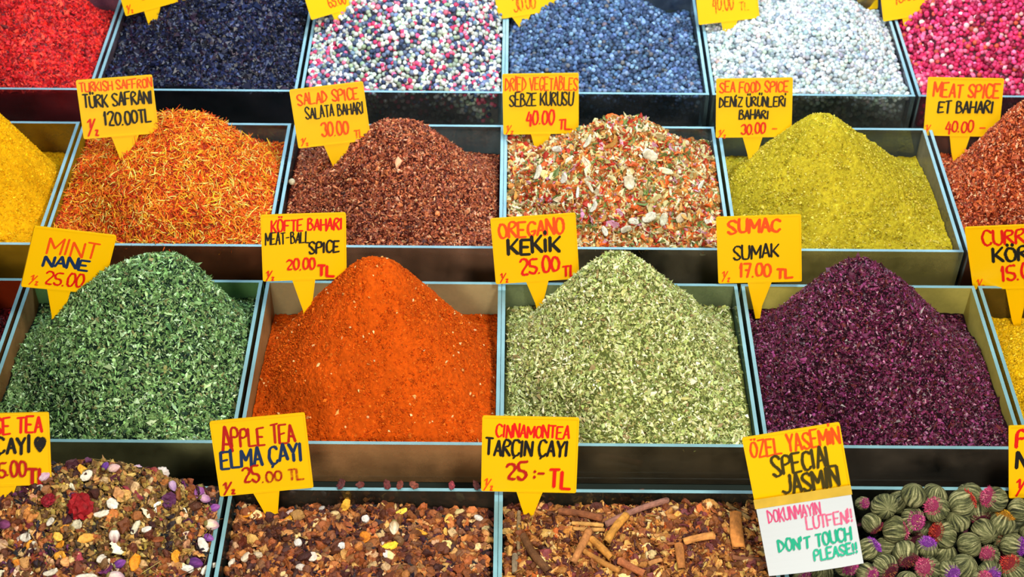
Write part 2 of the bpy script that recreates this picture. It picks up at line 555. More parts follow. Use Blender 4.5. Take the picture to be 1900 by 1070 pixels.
def flakes(hp, name, label, base, pal, n, size, mat, shape=(1.0, .45, .16), tilt=.55, jit=.25, layers=2, seed=5, lift=.004, cj=.2, szv=.3, rough=((30, .006), (70, .006)), extra=()):
    rng = np.random.default_rng(seed)
    parts = [base_part(hp, base, 150, 140, rough, 0, side=pal_mean(pal))]  # dark base colour paints the shade in the gaps between flakes
    uc = VIEW_U[hp.row]
    for l in range(layers):
        pos, nr = scatter_pos(rng, hp, n // layers, uc)
        k = len(pos)
        pos = pos + nr * (rng.uniform(-.5, 1.0, (k, 1)) * lift)
        sc_ = size * np.exp(rng.normal(0, szv, (k, 1))) * np.array(shape)[None] * np.exp(rng.normal(0, .2, (k, 3)))
        V, F, c = instance(rng, OCT_V, OCT_F, pos, rand_rot(rng, nr, tilt), sc_, palette(rng, k, pal, cj), jit)
        parts.append((V, F, c, 1, False))
    for pv, pf, m, sz, shp, pl, tl, jt, smo in extra:
        pos, nr = scatter_pos(rng, hp, m, uc)
        k = len(pos)
        pos = pos + nr * sz * .35
        sc_ = sz * np.exp(rng.normal(0, .3, (k, 1))) * np.array(shp)[None] * np.exp(rng.normal(0, .2, (k, 3)))
        V, F, c = instance(rng, pv, pf, pos, rand_rot(rng, nr, tl), sc_, palette(rng, k, pl, .15), jt)
        parts.append((V, F, c, 1, smo))
    return finish(hp, name, parts, [M_POWDER, mat], label)

def powder(hp, name, label, base, pal, n, size, seed=5, amp=.006, extra=None, fr=(50, 105, 190)):
    rng = np.random.default_rng(seed)
    parts = [base_part(hp, base, 500, 460, ((22, amp * .8), (fr[0], amp), (fr[1], amp * .75), (fr[2], amp * .4)), 0, True, .25)]
    pos, nr = scatter_pos(rng, hp, n, VIEW_U[hp.row])
    k = len(pos)
    sc_ = size * np.exp(rng.normal(0, .35, (k, 1))) * np.exp(rng.normal(0, .2, (k, 3)))
    V, F, c = instance(rng, OCT_V, OCT_F, pos, rand_rot(rng, nr, 1.0), sc_, palette(rng, k, pal, .12), .2)
    parts.append((V, F, c, 0, False))
    if extra:
        pl, m, sz = extra
        pos, nr = scatter_pos(rng, hp, m, VIEW_U[hp.row])
        k = len(pos)
        sc_ = sz * np.exp(rng.normal(0, .3, (k, 3)))
        V, F, c = instance(rng, OCT_V, OCT_F, pos + nr * sz * .4, rand_rot(rng, nr, 1.0), sc_, palette(rng, k, pl, .15), .2)
        parts.append((V, F, c, 0, False))
    return finish(hp, name, parts, [M_POWDER], label)

def corns(hp, name, label, base, pal, d, seed=5, patch=0.0):
    rng = np.random.default_rng(seed)
    parts = [base_part(hp, base, 120, 110, (), 0, side=pal_mean(pal) * .5, ins=.014)]  # base darkened in colour to stand for shade between the peppercorns
    uc = VIEW_U[hp.row]
    for layer in (0, 1):
        s = d * 0.93
        us = np.arange(max(hp.u0, uc[0]) + d * .4, min(hp.u1, uc[1]) - d * .4, s)
        vs_ = np.arange(hp.v0 + d * .4, hp.v1 - d * .4, s * .866)
        U, Vv = np.meshgrid(us, vs_, indexing='ij')
        U = U + (np.arange(len(vs_)) % 2)[None] * s * .5 + layer * s * .3
        U, Vv = U.ravel(), (Vv + layer * s * .4).ravel()
        U = U + rng.normal(0, d * .2, U.shape)
        Vv = Vv + rng.normal(0, d * .2, U.shape)
        U, Vv = U.clip(hp.u0 + d * .5, hp.u1 - d * .5), Vv.clip(hp.v0 + d * .5, hp.v1 - d * .5)
        nr = hp.n(U, Vv)
        k = len(U)
        pos = np.stack([U, Vv, hp.z(U, Vv)], -1) + nr * (d * (.35 if layer == 0 else -.15) + rng.normal(0, d * .14, (k, 1)))
        sc_ = d * .5 * np.exp(rng.normal(0, .09, (k, 1))) * np.exp(rng.normal(0, .04, (k, 3)))
        V, F, c = instance(rng, ICO2_V, ICO2_F, pos, rand_rot(rng, nr, 2.0), sc_, palette(rng, k, pal, .22), .035)
        parts.append((V, F, c, 0, True))
    # the grains that press on the front glass
    m = 420
    u = rng.uniform(max(hp.u0, uc[0]) + d, min(hp.u1, uc[1]) - d, m)
    z = rng.uniform(-HT + .03, -.01, m)
    pos = np.stack([u, np.full(m, hp.v0 + d * .46), np.minimum(z, hp.z(u, np.full(m, hp.v0)) - d * .3)], -1)
    nr = np.tile(np.array([(0, -1., 0)]), (m, 1))
    V, F, c = instance(rng, ICO2_V, ICO2_F, pos, rand_rot(rng, nr, 2.0), np.full((m, 3), d * .5), palette(rng, m, pal, .2), .03)
    parts.append((V, F, c, 0, True))
    return finish(hp, name, parts, [M_CORN], label)

H = {}
def heap(key, row, col, *a, **k):
    H[key] = Heap(row, col, *a, **k)
    return H[key]

# --- row A (top of the picture)
h = heap('chilli', 'A', 0, (45, -40), .66, (-.02, -.02, .0, -.10), p=2.0, rt=.25, soft=.3, macro=.05, seed=11)
flakes(h, 'chilli_flake_heap', 'heap of bright red chilli flakes in the top row', '#7a0810',
       (('#c8141c', 4), ('#e8281e', 3), ('#960a14', 3), ('#f04a34', 1.2), ('#5a0610', 1)), 20000, .0105, M_GRAIN, (1, .6, .3), .7, seed=21)
h = heap('berry', 'A', 1, (430, -32), .72, (-.012, -.012, -.06, -.02), p=2.2, rt=.15, soft=.3, macro=.05, seed=12)
flakes(h, 'dried_berry_heap', 'heap of blue black dried berries, darkest in the top row', '#06070f',
       (('#10152c', 4), ('#1a2244', 3), ('#28182e', 1.6), ('#080a16', 3), ('#34406c', .7)), 17000, .0105, M_BERRY, (1, .75, .6), .8, seed=22, lift=.009)
h = heap('mixed', 'A', 2, (790, -55), .75, (-.012, -.012, .02, .02), p=2.4, rt=.3, soft=.3, macro=.035, seed=13)
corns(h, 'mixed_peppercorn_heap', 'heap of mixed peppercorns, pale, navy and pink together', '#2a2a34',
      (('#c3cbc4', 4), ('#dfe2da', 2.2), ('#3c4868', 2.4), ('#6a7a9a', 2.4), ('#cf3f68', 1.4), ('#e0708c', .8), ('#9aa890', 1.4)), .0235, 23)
h = heap('black', 'A', 3, (1105, -6), .72, (-.012, -.012, -.08, -.10), p=2.0, rt=.1, soft=.35, macro=.03, seed=14)
corns(h, 'black_peppercorn_heap', 'heap of black peppercorns, cool blue light painted in, beside the white ones', '#0d1524',
      (('#3f5678', 4), ('#526d94', 3), ('#2c3e5c', 2.4), ('#7491b2', 1.8), ('#6a6a70', .5)), .0235, 24)  # blue cast of the cool light is put into the grain colours
h = heap('white', 'A', 4, (1490, 8), .72, (-.012, -.012, -.05, -.08), p=2.6, rt=.35, soft=.3, macro=.025, seed=15)
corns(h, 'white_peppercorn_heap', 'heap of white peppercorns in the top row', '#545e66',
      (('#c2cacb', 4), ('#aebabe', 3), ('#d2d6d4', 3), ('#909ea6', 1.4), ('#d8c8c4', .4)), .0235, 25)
h = heap('pink', 'A', 5, (1830, -40), .70, (-.012, -.012, -.08, -.05), p=2.2, rt=.2, soft=.3, macro=.04, seed=16)
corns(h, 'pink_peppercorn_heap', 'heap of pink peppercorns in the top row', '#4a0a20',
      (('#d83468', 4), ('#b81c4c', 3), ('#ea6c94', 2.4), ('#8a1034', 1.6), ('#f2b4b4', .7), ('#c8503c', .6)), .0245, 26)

# --- row B
h = heap('turmeric', 'B', 0, (-70, 165), .60, (-.03, -.03, -.15, -.17), p=1.8, soft=.12, macro=.025, seed=31)
powder(h, 'turmeric_heap', 'smooth heap of golden yellow turmeric powder', '#d89c06', (('#e4ac08', 4), ('#c98e06', 2), ('#f0bf1e', 2)), 14000, .0030, 41, amp=.007)
h = heap('safflower', 'B', 1, (345, 228), .60, (-.02, -.02, -.05, -.08), p=2.3, rt=.12, soft=.25, macro=.05, seed=32)
rng = np.random.default_rng(42)
def thread_heap(hp, name, label, base, pal, n, ln, r, mat):
    parts = [base_part(hp, base, 150, 140, ((30, .01), (70, .01)), 0)]  # darker base: shade between the threads is painted in
    for l in range(3):
        pos, nr = scatter_pos(rng, hp, n // 3, VIEW_U[hp.row])
        k = len(pos)
        pos = pos + nr * rng.uniform(-.002, .014, (k, 1))
        L_ = ln * np.exp(rng.normal(0, .3, (k, 1)))
        sc_ = np.concatenate([L_, np.full((k, 1), r), np.full((k, 1), r * .6)], 1) * np.exp(rng.normal(0, .15, (k, 3)))
        V, F, c = instance(rng, THR_V, THR_F, pos, rand_rot(rng, nr, .4), sc_, palette(rng, k, pal, .2), 0.0, rng.normal(0, .35, k))
        parts.append((V, F, c, 0, True))
    return finish(hp, name, parts, [mat], label)
thread_heap(h, 'safflower_heap', 'heap of orange safflower threads between the turmeric and the salad spice', '#a03208',
            (('#f8861a', 4), ('#ffb024', 3), ('#ee5a12', 4), ('#cc380c', 2), ('#ffda6a', 2), ('#8c2010', .5)), 15000, .021, .0032, M_THREAD)
h = heap('salad', 'B', 2, (745, 237), .60, (-.03, -.03, -.10, -.14), p=2.1, rt=.16, soft=.08, macro=.03, seed=33)
flakes(h, 'salad_spice_heap', 'heap of reddish brown salad spice with a flat top', '#3a1008',
       (('#8e4224', 4), ('#aa5c38', 3), ('#6a2a16', 3), ('#d09870', 1.2), ('#be6e40', 1.5), ('#44190f', 1)), 30000, .0072, M_GRAIN, (1, .6, .4), .8, seed=43)
h = heap('veg', 'B', 3, (1165, 236), .58, (-.02, -.02, -.02, -.05), p=2.0, rt=.05, soft=.15, macro=.045, seed=34)
VEG = (('#e0d6b0', 3.2), ('#c8ba80', 3), ('#cc5c1c', 2.6), ('#a82a16', 2), ('#66783a', 2), ('#a87838', 3), ('#c088a0', .6), ('#8c4a1c', 1.5), ('#e2a050', 1.4))
flakes(h, 'dried_vegetable_heap', 'heap of chopped dried vegetables, white, orange, red and green', '#6a4018', VEG, 11000, .013, M_GRAIN, (1, .5, .3), .8, seed=44, lift=.012,
       extra=((SLAB_V, SLAB_F, 2600, .0165, (1, .72, .9), VEG, .7, .12, False), (CURL_V, CURL_F, 1400, .0175, (1, .4, .8), VEG, .7, .1, False)))
h = heap('cumin', 'B', 4, (1522, 222), .60, (-.03, -.03, -.15, -.14), p=2.4, rt=.10, soft=.06, macro=.018, seed=35)
powder(h, 'seafood_spice_heap', 'pyramid of olive yellow seafood spice powder', '#ae9c22', (('#bcac30', 4), ('#9a8a1a', 2.4), ('#d2c254', 2)), 16000, .0034, 45, amp=.0105, fr=(42, 90, 170))
h = heap('meat', 'B', 5, (1925, 192), .56, (-.03, -.03, -.12, -.13), p=1.8, rt=.05, soft=.2, macro=.03, seed=36)
flakes(h, 'meat_spice_heap', 'heap of red brown meat spice flakes beside the olive yellow pyramid', '#5a1806',
       (('#b44c20', 4), ('#ce6a38', 3), ('#8e3214', 3), ('#e4a47c', 1.4), ('#641e0c', 1)), 20000, .0075, M_GRAIN, (1, .6, .4), .8, seed=46)

# --- row C
h = heap('redflake', 'C', 0, (-190, 500), .55, (-.03, -.03, -.15, -.15), p=1.8, soft=.1, macro=.03, seed=51)
flakes(h, 'red_flake_heap', 'heap of dark red flakes at the edge of the picture beside the mint', '#2a0406',
       (('#6a0a10', 4), ('#8e1418', 2), ('#3e060a', 3), ('#b83a34', .6)), 9000, .012, M_GRAIN, (1, .6, .3), .7, seed=61)
h = heap('mint', 'C', 1, (303, 484), .60, (-.035, -.03, -.12, -.08), p=2.3, rt=.06, soft=.32, macro=.035, seed=52)
flakes(h, 'mint_heap', 'heap of dried dark green mint leaves', '#12241a',
       (('#64884e', 4), ('#80a868', 3), ('#46663a', 3), ('#a2c68c', 1.8), ('#bcdcb0', .8), ('#78784e', .8), ('#22382a', 1.2)), 36000, .0092, M_LEAF, (1, .45, .16), .7, seed=62, lift=.007)
h = heap('paprika', 'C', 2, (692, 486), .62, (-.05, -.05, -.16, -.15), p=2.5, rt=.05, soft=.12, macro=.022, seed=53)
powder(h, 'paprika_heap', 'tall heap of fine orange red paprika powder', '#bc4a06', (('#c4520a', 4), ('#b04006', 2.5), ('#d0661a', 1.5)), 22000, .0032, 63, amp=.0105,
       extra=((('#f0c488', 1), ('#e8a058', 1)), 160, .0055))
h = heap('oregano', 'C', 3, (1150, 474), .62, (-.02, -.02, -.11, -.10), p=2.3, rt=.02, soft=.14, macro=.03, seed=54)
flakes(h, 'oregano_heap', 'heap of pale grey green oregano flakes', '#4e5628',
       (('#98a25c', 4), ('#b6be7c', 3.4), ('#d2d8a2', 2), ('#707a3e', 2.4), ('#e6e8c4', .8), ('#8c7c50', .9)), 34000, .0088, M_LEAF, (1, .5, .28), .75, seed=64)
h = heap('sumac', 'C', 4, (1592, 494), .61, (-.02, -.02, -.11, -.13), p=2.3, rt=.06, soft=.14, macro=.03, seed=55)
flakes(h, 'sumac_heap', 'heap of dark purple ground sumac', '#1a0610',
       (('#4c142e', 4), ('#641e42', 3), ('#2e081a', 3), ('#86366a', 1.2), ('#562020', 1.6), ('#a8708c', .3)), 34000, .0070, M_BERRY, (1, .65, .45), .9, seed=65)
h = heap('curry', 'C', 5, (2060, 560), .60, (-.04, -.04, -.16, -.16), p=1.6, soft=.1, macro=.04, seed=56)
powder(h, 'curry_heap', 'heap of yellow curry powder beside the purple sumac', '#cfa40a', (('#dcb216', 4), ('#b88c08', 2), ('#e8c638', 1)), 10000, .0034, 66, amp=.010)

# --- row D: loose tea mixtures
def tea(hp, name, label, base, bits, seed, thin=None):
    rng = np.random.default_rng(seed)
    parts = [base_part(hp, base, 120, 110, ((14, .02), (40, .02)), 0)]  # near-black base carries the shade between the tea pieces in its colour
    for pv, pf, m, sz, shp, pal, tl, jt, smo, area_ in bits:
        uc, vc, m = VIEW_U['D'], (-9, 9), int(m * 1.32)
        if area_:
            uc, vc = area_
        pos, nr = scatter_pos(rng, hp, m, uc, vc)
        if thin and not area_ and sz > .0145:
            ins = (np.abs((pos[:, 0] - thin[0]) / thin[2]) ** 2 + np.abs((pos[:, 1] - thin[1]) / thin[3]) ** 2) < 1
            kp = ~ins | (rng.random(len(pos)) < .18)
            pos, nr = pos[kp], nr[kp]
        k = len(pos)
        pos = pos + nr * (sz * rng.uniform(-.2, 1.15, (k, 1)))
        sc_ = sz * np.exp(rng.normal(0, .28, (k, 1))) * np.array(shp)[None] * np.exp(rng.normal(0, .2, (k, 3)))
        sc_ = np.minimum(sc_, sz * 1.5)
        lump = .26 if len(pv) == len(ICO2_V) else 0.0
        V, F, c = instance(rng, pv, pf, pos, rand_rot(rng, nr, tl), sc_, palette(rng, k, pal, .22), .05 if lump else jt, None, lump)
        parts.append((V, F, c, 0, smo))
    return finish(hp, name, parts, [M_CHIP], label, 'tea')
APPLE = (('#86481f', 4), ('#a8642e', 2.4), ('#62301a', 3.4), ('#c08a50', 1.4), ('#3e1a14', 2.6), ('#d6b07c', .7), ('#7a5030', 2))
DARK = (('#241018', 3), ('#3a1420', 2), ('#1a1420', 2), ('#4a1828', 1.5), ('#141820', 1))
h = heap('rose', 'D', 1, (-1.45, 0, .20), .92, (-.10, -.12, .10, .0), p=2.0, rt=.1, soft=.4, macro=.05, seed=71)
CHAM = (('#987838', 3), ('#7c5a28', 3), ('#b89a58', 1.4), ('#5a3c1a', 3), ('#a88a38', 1), ('#3c2a14', 1.5))
tea(h, 'rose_tea_mix', 'loose rose tea mixture of petals, fruit pieces and flower heads', '#22120c',
    ((ICO2_V, ICO2_F, 3000, .0150, (1, .8, .65), APPLE + (('#8a3038', 1), ('#c8a078', 1)), .8, .2, False, None),
     (OCT_V, OCT_F, 1300, .014, (1, .45, .3), CHAM, .8, .3, False, None),
     (OCT_V, OCT_F, 1500, .013, (1, .45, .3), CHAM, .8, .3, False, ((-1.66, -1.06), (-.66, 9))),
     (ICO1_V, ICO1_F, 2200, .0095, (1, .9, .8), CHAM, 1, .2, False, ((-1.72, -1.05), (-.8, 9))),
     (THR_V, THR_F, 320, .040, (1, .035, .035), CHAM, .5, 0, True, None),
     (SLAB_V, SLAB_F, 700, .019, (1, .6, 1), (('#e8dcc0', 3), ('#c89858', 2), ('#7a3c20', 2), ('#a07050', 2), ('#5a2848', 1)), .7, .12, False, None),
     (SLAB_V, SLAB_F, 700, .020, (1, .7, 1.1), DARK + (('#5a2450', 2),), .7, .14, False, None)), 81, (-1.36, -.40, .26, .24))
h = heap('apple', 'D', 2, (-.5, 0, -.055), .7, (-.08, -.08, -.10, -.10), p=2.8, rt=.4, soft=.4, macro=.04, seed=72)
tea(h, 'apple_tea_mix', 'loose apple tea mixture of brown dried fruit pieces', '#1a0e0a',
    ((ICO2_V, ICO2_F, 3300, .0155, (1, .8, .7), APPLE, .9, .27, False, None),
     (SLAB_V, SLAB_F, 800, .0175, (1, .65, 1.3), APPLE + (('#c8783c', 2),), .8, .14, False, None),
     (OCT_V, OCT_F, 3000, .014, (1, .6, .4), DARK, .8, .3, False, None),
     (OCT_V, OCT_F, 420, .012, (1, .6, .4), (('#e0c898', 2), ('#c89848', 2), ('#f0e4d0', 1)), .8, .25, False, None)), 82)
h = heap('cinnamon', 'D', 3, (.55, 0, -.055), .72, (-.08, -.08, -.09, -.08), p=2.8, rt=.4, soft=.4, macro=.035, seed=73)
CINN = (('#8a5022', 4), ('#ac7434', 3), ('#683616', 3.4), ('#cc9c54', 2), ('#4a1e16', 2.6), ('#dcbc80', .9), ('#6a3030', .8), ('#b85c1c', .7))
tea(h, 'cinnamon_tea_mix', 'loose cinnamon tea mixture of crumpled brown fruit peel', '#1c0f08',
    ((ICO2_V, ICO2_F, 3300, .0150, (1, .8, .65), CINN, .9, .16, False, None),
     (SLAB_V, SLAB_F, 1100, .018, (1, .75, 1.5), CINN, .8, .08, False, None),
     (CURL_V, CURL_F, 1100, .017, (1, .8, 1.2), CINN, .8, .08, False, None),
     (OCT_V, OCT_F, 2200, .012, (1, .6, .4), CINN, .8, .3, False, None)), 83)
h = heap('ballbed', 'D', 4, (1.5, 0, -.145), .75, (-.16, -.16, -.16, -.16), p=2.6, rt=.4, soft=.3, macro=.01, seed=74)

# ---------------------------------------------------------------- single pieces lying on the mixtures
ORD = ['first', 'second', 'third', 'fourth', 'fifth', 'sixth', 'seventh', 'eighth', 'ninth', 'tenth', 'eleventh', 'twelfth', 'thirteenth', 'fourteenth', 'fifteenth', 'sixteenth',
       'seventeenth', 'eighteenth', 'nineteenth', 'twentieth', 'twenty-first', 'twenty-second', 'twenty-third', 'twenty-fourth']
PIECES = []
def lie_frame(hp, px, py, lift, rng, axis_px=None, tilt=.3):
    p = hp.hit(px, py)
    p[0], p[1] = min(max(p[0], hp.u0 + .02), hp.u1 - .02), min(max(p[1], hp.v0 + .02), hp.v1 - .025)
    p[2] = hp.z(np.array([p[0]]), np.array([p[1]]))[0]
    nr = hp.n(np.array([p[0]]), np.array([p[1]]))[0]
    nr = nr + rng.normal(0, tilt, 3) + np.array((0, -.35, .1))
    nr /= np.linalg.norm(nr)
    if axis_px is not None:
        q = hp.hit(px + axis_px[0] * 12, py + axis_px[1] * 12)
        x = q - p
    else:
        x = rng.normal(0, 1, 3)
    x = x - nr * x.dot(nr)
    x /= np.linalg.norm(x)
    y = np.cross(nr, x)
    p = p + nr * (lift + (.024 if hp.row == 'D' else .016))
    R = Matrix(((x[0], y[0], nr[0], 0), (x[1], y[1], nr[1], 0), (x[2], y[2], nr[2], 0), (0, 0, 0, 1)))
    return Matrix.Translation(world(*p)) @ RX @ R
def pxw(hp, px, py, r):
    """pixel radius to stall units at that place"""
    p = hp.hit(px, py)
    d = (world(*p) - CPOS).dot(CF) / W
    return r * d / FOC
def pieces(hp, name, cat, group, items, maker, fmt):
    """items: (px, py, rpx, kind...); labels count along the row from the left within one look"""
    by = {}
    for it in items:
        by.setdefault(fmt(it), []).append(it)
    for look, its in by.items():
        its.sort(key=lambda q: q[0])
        for i, it in enumerate(its):
            o = maker(hp, it)
            lab = look if len(its) == 1 else f'{look}, {ORD[i]} from left of {len(its)} alike'
            tag(o, lab, cat, group)

prng = np.random.default_rng(99)
def chip_maker(name, pv, pf, shp, lift=.35, jit=.10, smooth=True, mat=None, grad=None):
    def mk(hp, it):
        px, py, r, colr = it[:4]
        asp = it[4] if len(it) > 4 else 1.0
        ax = it[5] if len(it) > 5 else None
        s = pxw(hp, px, py, r) * W
        V = pv * (1 + prng.normal(0, jit, pv.shape)) * np.array(shp) * np.array((1, asp, 1)) * s
        c = np.tile(lin(colr) * (.74 if min(lin(colr)) > .35 else 1), (len(V), 1)) * np.exp(prng.normal(0, .12, (len(V), 1)))
        if grad:
            k = ((pv[:, 0] + 1) / 2)[:, None] ** 1.3
            c = c * (1 - k) + lin(grad) * k
        me = mesh_np(name, V, [pf], np.clip(c, 0, 1), smooth, [mat or M_CHIP])
        return obj(name, me, None, lie_frame(hp, px, py, s / W * lift, prng, ax))
    return mk
BIGSLAB_V, BIGSLAB_F = slab(8, 6, .3, .13)
def Z4(x, y):
    return (x / 4.52, 850 + y / 4.52)
def Z5(x, y):
    return (420 + x / 3.654, 890 + y / 3.654)
def Z6(x, y):
    return (930 + x / 3.8, 890 + y / 3.8)
def Z7(x, y):
    return (920 + x / 4.116, 200 + y / 4.116)

peel = chip_maker('orange_peel', BIGSLAB_V, BIGSLAB_F, (1, 1, 1))
rp = [(*Z4(1115, 855), 15, '#e08a14', .65, (.2, -1)), (*Z4(1430, 820), 12, '#e09420', .8), (*Z4(560, 790), 13, '#e8a030', .6, (1, -.3)), (*Z4(570, 738), 11, '#d88a18', .6, (1, -.2)),
      (*Z4(730, 655), 14, '#e0a040', .6, (1, -.3)), (*Z4(270, 752), 11, '#d88e20', .8), (*Z4(660, 122), 11, '#e0a028', .7), (*Z4(490, 665), 9, '#e8b040', .8), (*Z4(170, 850), 9, '#d07c20', .8),
      (*Z4(1280, 135), 9, '#e09a38', .7), (*Z4(525, 520), 12, '#d8902c', .4, (.3, -1))]
pieces(H['rose'], 'orange_peel', 'orange peel', 'orange peel in the rose tea', rp, peel, lambda t: 'orange peel chip lying on the rose tea')
ap = [(*Z5(165, 290), 10, '#e08a18', .8), (*Z5(440, 290), 8, '#d89a28', .8), (*Z5(840, 178), 16, '#d8a030', .5, (1, 0)), (*Z5(965, 418), 12, '#d07a18', .9), (*Z5(1510, 295), 10, '#e0b050', .8), (*Z5(1310, 358), 12, '#d89420', .3, (1, .4)),
      (*Z5(1455, 385), 9, '#e0a84c', .5), (*Z5(1100, 178), 8, '#e8c070', .9), (*Z5(335, 260), 7, '#d08a28', .8)]
pieces(H['apple'], 'orange_peel', 'orange peel', 'orange peel in the apple tea', ap, peel, lambda t: 'orange peel chip lying on the apple tea')
ap = [(*Z5(1110, 462), 15, '#f0c028', .5, (1, -.2)), (*Z5(1200, 236), 11, '#ecc440', .5, (1, -.2))]
pieces(H['apple'], 'lemon_peel', 'lemon peel', 'lemon peel in the apple tea', ap, peel, lambda t: 'bright yellow lemon peel chip on the apple tea')
white = chip_maker('white_petal', BIGSLAB_V, BIGSLAB_F, (1, 1, 1.2), .4, .08)
wp = [(*Z4(395, 238), 11, '#f2ead8', .6, (1, 0)), (*Z4(720, 168), 12, '#f4ecd8', .7), (*Z4(850, 490), 14, '#f0e6d0', .42, (1, -.2)), (*Z4(925, 402), 11, '#f6f0e0', .9), (*Z4(695, 548), 10, '#e0d8b8', .9),
      (*Z4(1120, 575), 14, '#e8e2c4', .4, (.4, -1)), (*Z4(1200, 617), 10, '#f0eadc', .5, (1, -.3)), (*Z4(845, 825), 9, '#e8e0d0', .7), (*Z4(1700, 745), 14, '#f0e8dc', .6, (.5, 1)), (*Z4(1700, 910), 17, '#f4ecdc', .4, (1, -.6)),
      (*Z4(1565, 938), 11, '#f4f0e4', .7), (*Z4(270, 662), 12, '#ece4d4', .7), (*Z4(740, 985), 20, '#f0e8d4', .3, (1, -.05)), (*Z4(460, 985), 14, '#ece2cc', .4, (1, -.3)), (*Z4(455, 530), 9, '#e4dccc', .6), (*Z4(345, 735), 9, '#e8e0cc', .5)]
pieces(H['rose'], 'white_petal', 'petal', 'white petals on the rose tea', wp, white, lambda t: 'cream white curled petal on the rose tea')
wc = [(*Z5(505, 452), 7, '#f0e8e0', 1), (*Z5(580, 532), 9, '#f2e4d4', 1), (*Z5(795, 437), 6.5, '#eef0f0', 1), (*Z5(960, 288), 7, '#f4ece4', 1), (*Z5(1090, 527), 7, '#f0e4e0', 1), (*Z5(40, 590), 8, '#f0e4d0', .5), (*Z5(245, 548), 9, '#ecd8b4', .5), (*Z5(150, 560), 10, '#f0dcc0', .6)]
CUBE_V, CUBE_F = slab(4, 4, .06, .55)
coco = chip_maker('coconut_cube', CUBE_V, CUBE_F, (1, 1, 1), .5, .06, False)
pieces(H['apple'], 'coconut_cube', 'coconut piece', 'white cubes in the apple tea', wc, coco, lambda t: 'small white fruit cube on the apple tea')
pebble = chip_maker('pale_seed', ICO3_V, ICO3_F, (1, .6, .5), .4, .03)
sp = [(*Z5(1680, 300), 11, '#f0e6d8', .9, (1, 0)), (*Z5(450, 232), 13, '#e8ccc4', .9, (1, -.4)), (*Z5(497, 605), 10, '#dccfc0', 1.1, (1, 0)), (*Z5(640, 232), 7, '#c8c4c0', 1, (1, -.5))]
pieces(H['apple'], 'pale_seed', 'seed', 'pale oval seeds in the apple tea', sp, pebble, lambda t: 'pale oval seed on the apple tea')
vf = [(*Z7(360, 512), 14, '#f4ecd0', .6, (.6, -1)), (*Z7(555, 542), 10, '#f4eedc', .85), (*Z7(1000, 562), 14, '#f2e6c8', .75), (*Z7(510, 316), 14, '#f0ead4', .4, (1, .1)), (*Z7(735, 282), 13, '#e8e0c0', .45, (.7, -1)),
      (*Z7(1160, 342), 16, '#f2ead0', .6, (1, .5)), (*Z7(1340, 312), 12, '#ece8d0', .5, (1, 0)), (*Z7(1180, 848), 14, '#eee8d0', .6, (1, -.3)), (*Z7(1290, 850), 12, '#e6e4c8', .6, (.3, -1)), (*Z7(625, 672), 11, '#ece8d8', .28, (.1, -1)),
      (*Z7(1290, 492), 14, '#f0e6b8', .4, (1, .4)), (*Z7(1400, 832), 11, '#e4d4b0', .7), (*Z7(985, 905), 11, '#ece6d0', .6, (1, -.4)), (*Z7(840, 950), 10, '#e8e2d0', .5, (.4, 1)), (*Z7(1530, 605), 13, '#e4ead8', .3, (.1, -1)),
      (*Z7(1598, 886), 8, '#f0ecdc', .6, (1, 0)), (*Z7(1060, 868), 10, '#ece8d4', .6), (*Z7(780, 780), 11, '#ece4d0', .6), (*Z7(730, 600), 12, '#e8e0c4', .25, (.5, 1))]
onion = chip_maker('onion_flake', BIGSLAB_V, BIGSLAB_F, (1, 1, 1), .45, .07)
pieces(H['veg'], 'onion_flake', 'onion flake', 'large onion flakes on the dried vegetables', vf, onion, lambda t: 'large cream onion flake on the dried vegetable heap')

def bud_maker(hp, it):
    """rosebud: wrapped petals on an egg shape, calyx as a part"""
    px, py, r, colr, tip = it[:5]
    ax = it[5] if len(it) > 5 else None
    s = pxw(hp, px, py, r) * W
    nl, na = 22, 40
    V, cc = [], []
    for i in range(nl):
        t = i / (nl - 1)
        x = -1.1 + 2.2 * t
        rr = (math.sin(math.pi * min(max(t, .0), 1)) ** .62) * (1.0 - .28 * t) * .80
        for k in range(na):
            a = 2 * math.pi * k / na
            w_ = 1 + .13 * (((a * 5 / (2 * math.pi) + t * 1.7) % 1.0) - .5) + .05 * math.sin(a * 11 + t * 9)
            V.append((x, rr * w_ * math.cos(a), rr * w_ * math.sin(a)))
            cc.append(min(1, max(0, t * 1.5 - .3 + .25 * math.sin(a * 5))))
    I = np.arange(nl * na).reshape(nl, na)
    F = np.stack([I[:-1], np.roll(I[:-1], -1, 1), np.roll(I[1:], -1, 1), I[1:]], -1).reshape(-1, 4)
    V = np.array(V) * s
    k = np.array(cc)[:, None]
    col = lin(colr) * (1 - k) + lin(tip) * k
    t = empty('rosebud', lie_frame(hp, px, py, s / W * .5, prng, ax))
    obj('petals', mesh_np('petals', V, [F], col, True, [M_PETAL]), t)
    Vc = ICO1_V * np.array((.25, .45, .45)) * s + np.array((-1.0 * s, 0, 0))
    obj('calyx', mesh_np('calyx', Vc, [ICO1_F], np.tile(lin('#7a7040'), (len(Vc), 1)), True, [M_LEAF]), t)
    return t
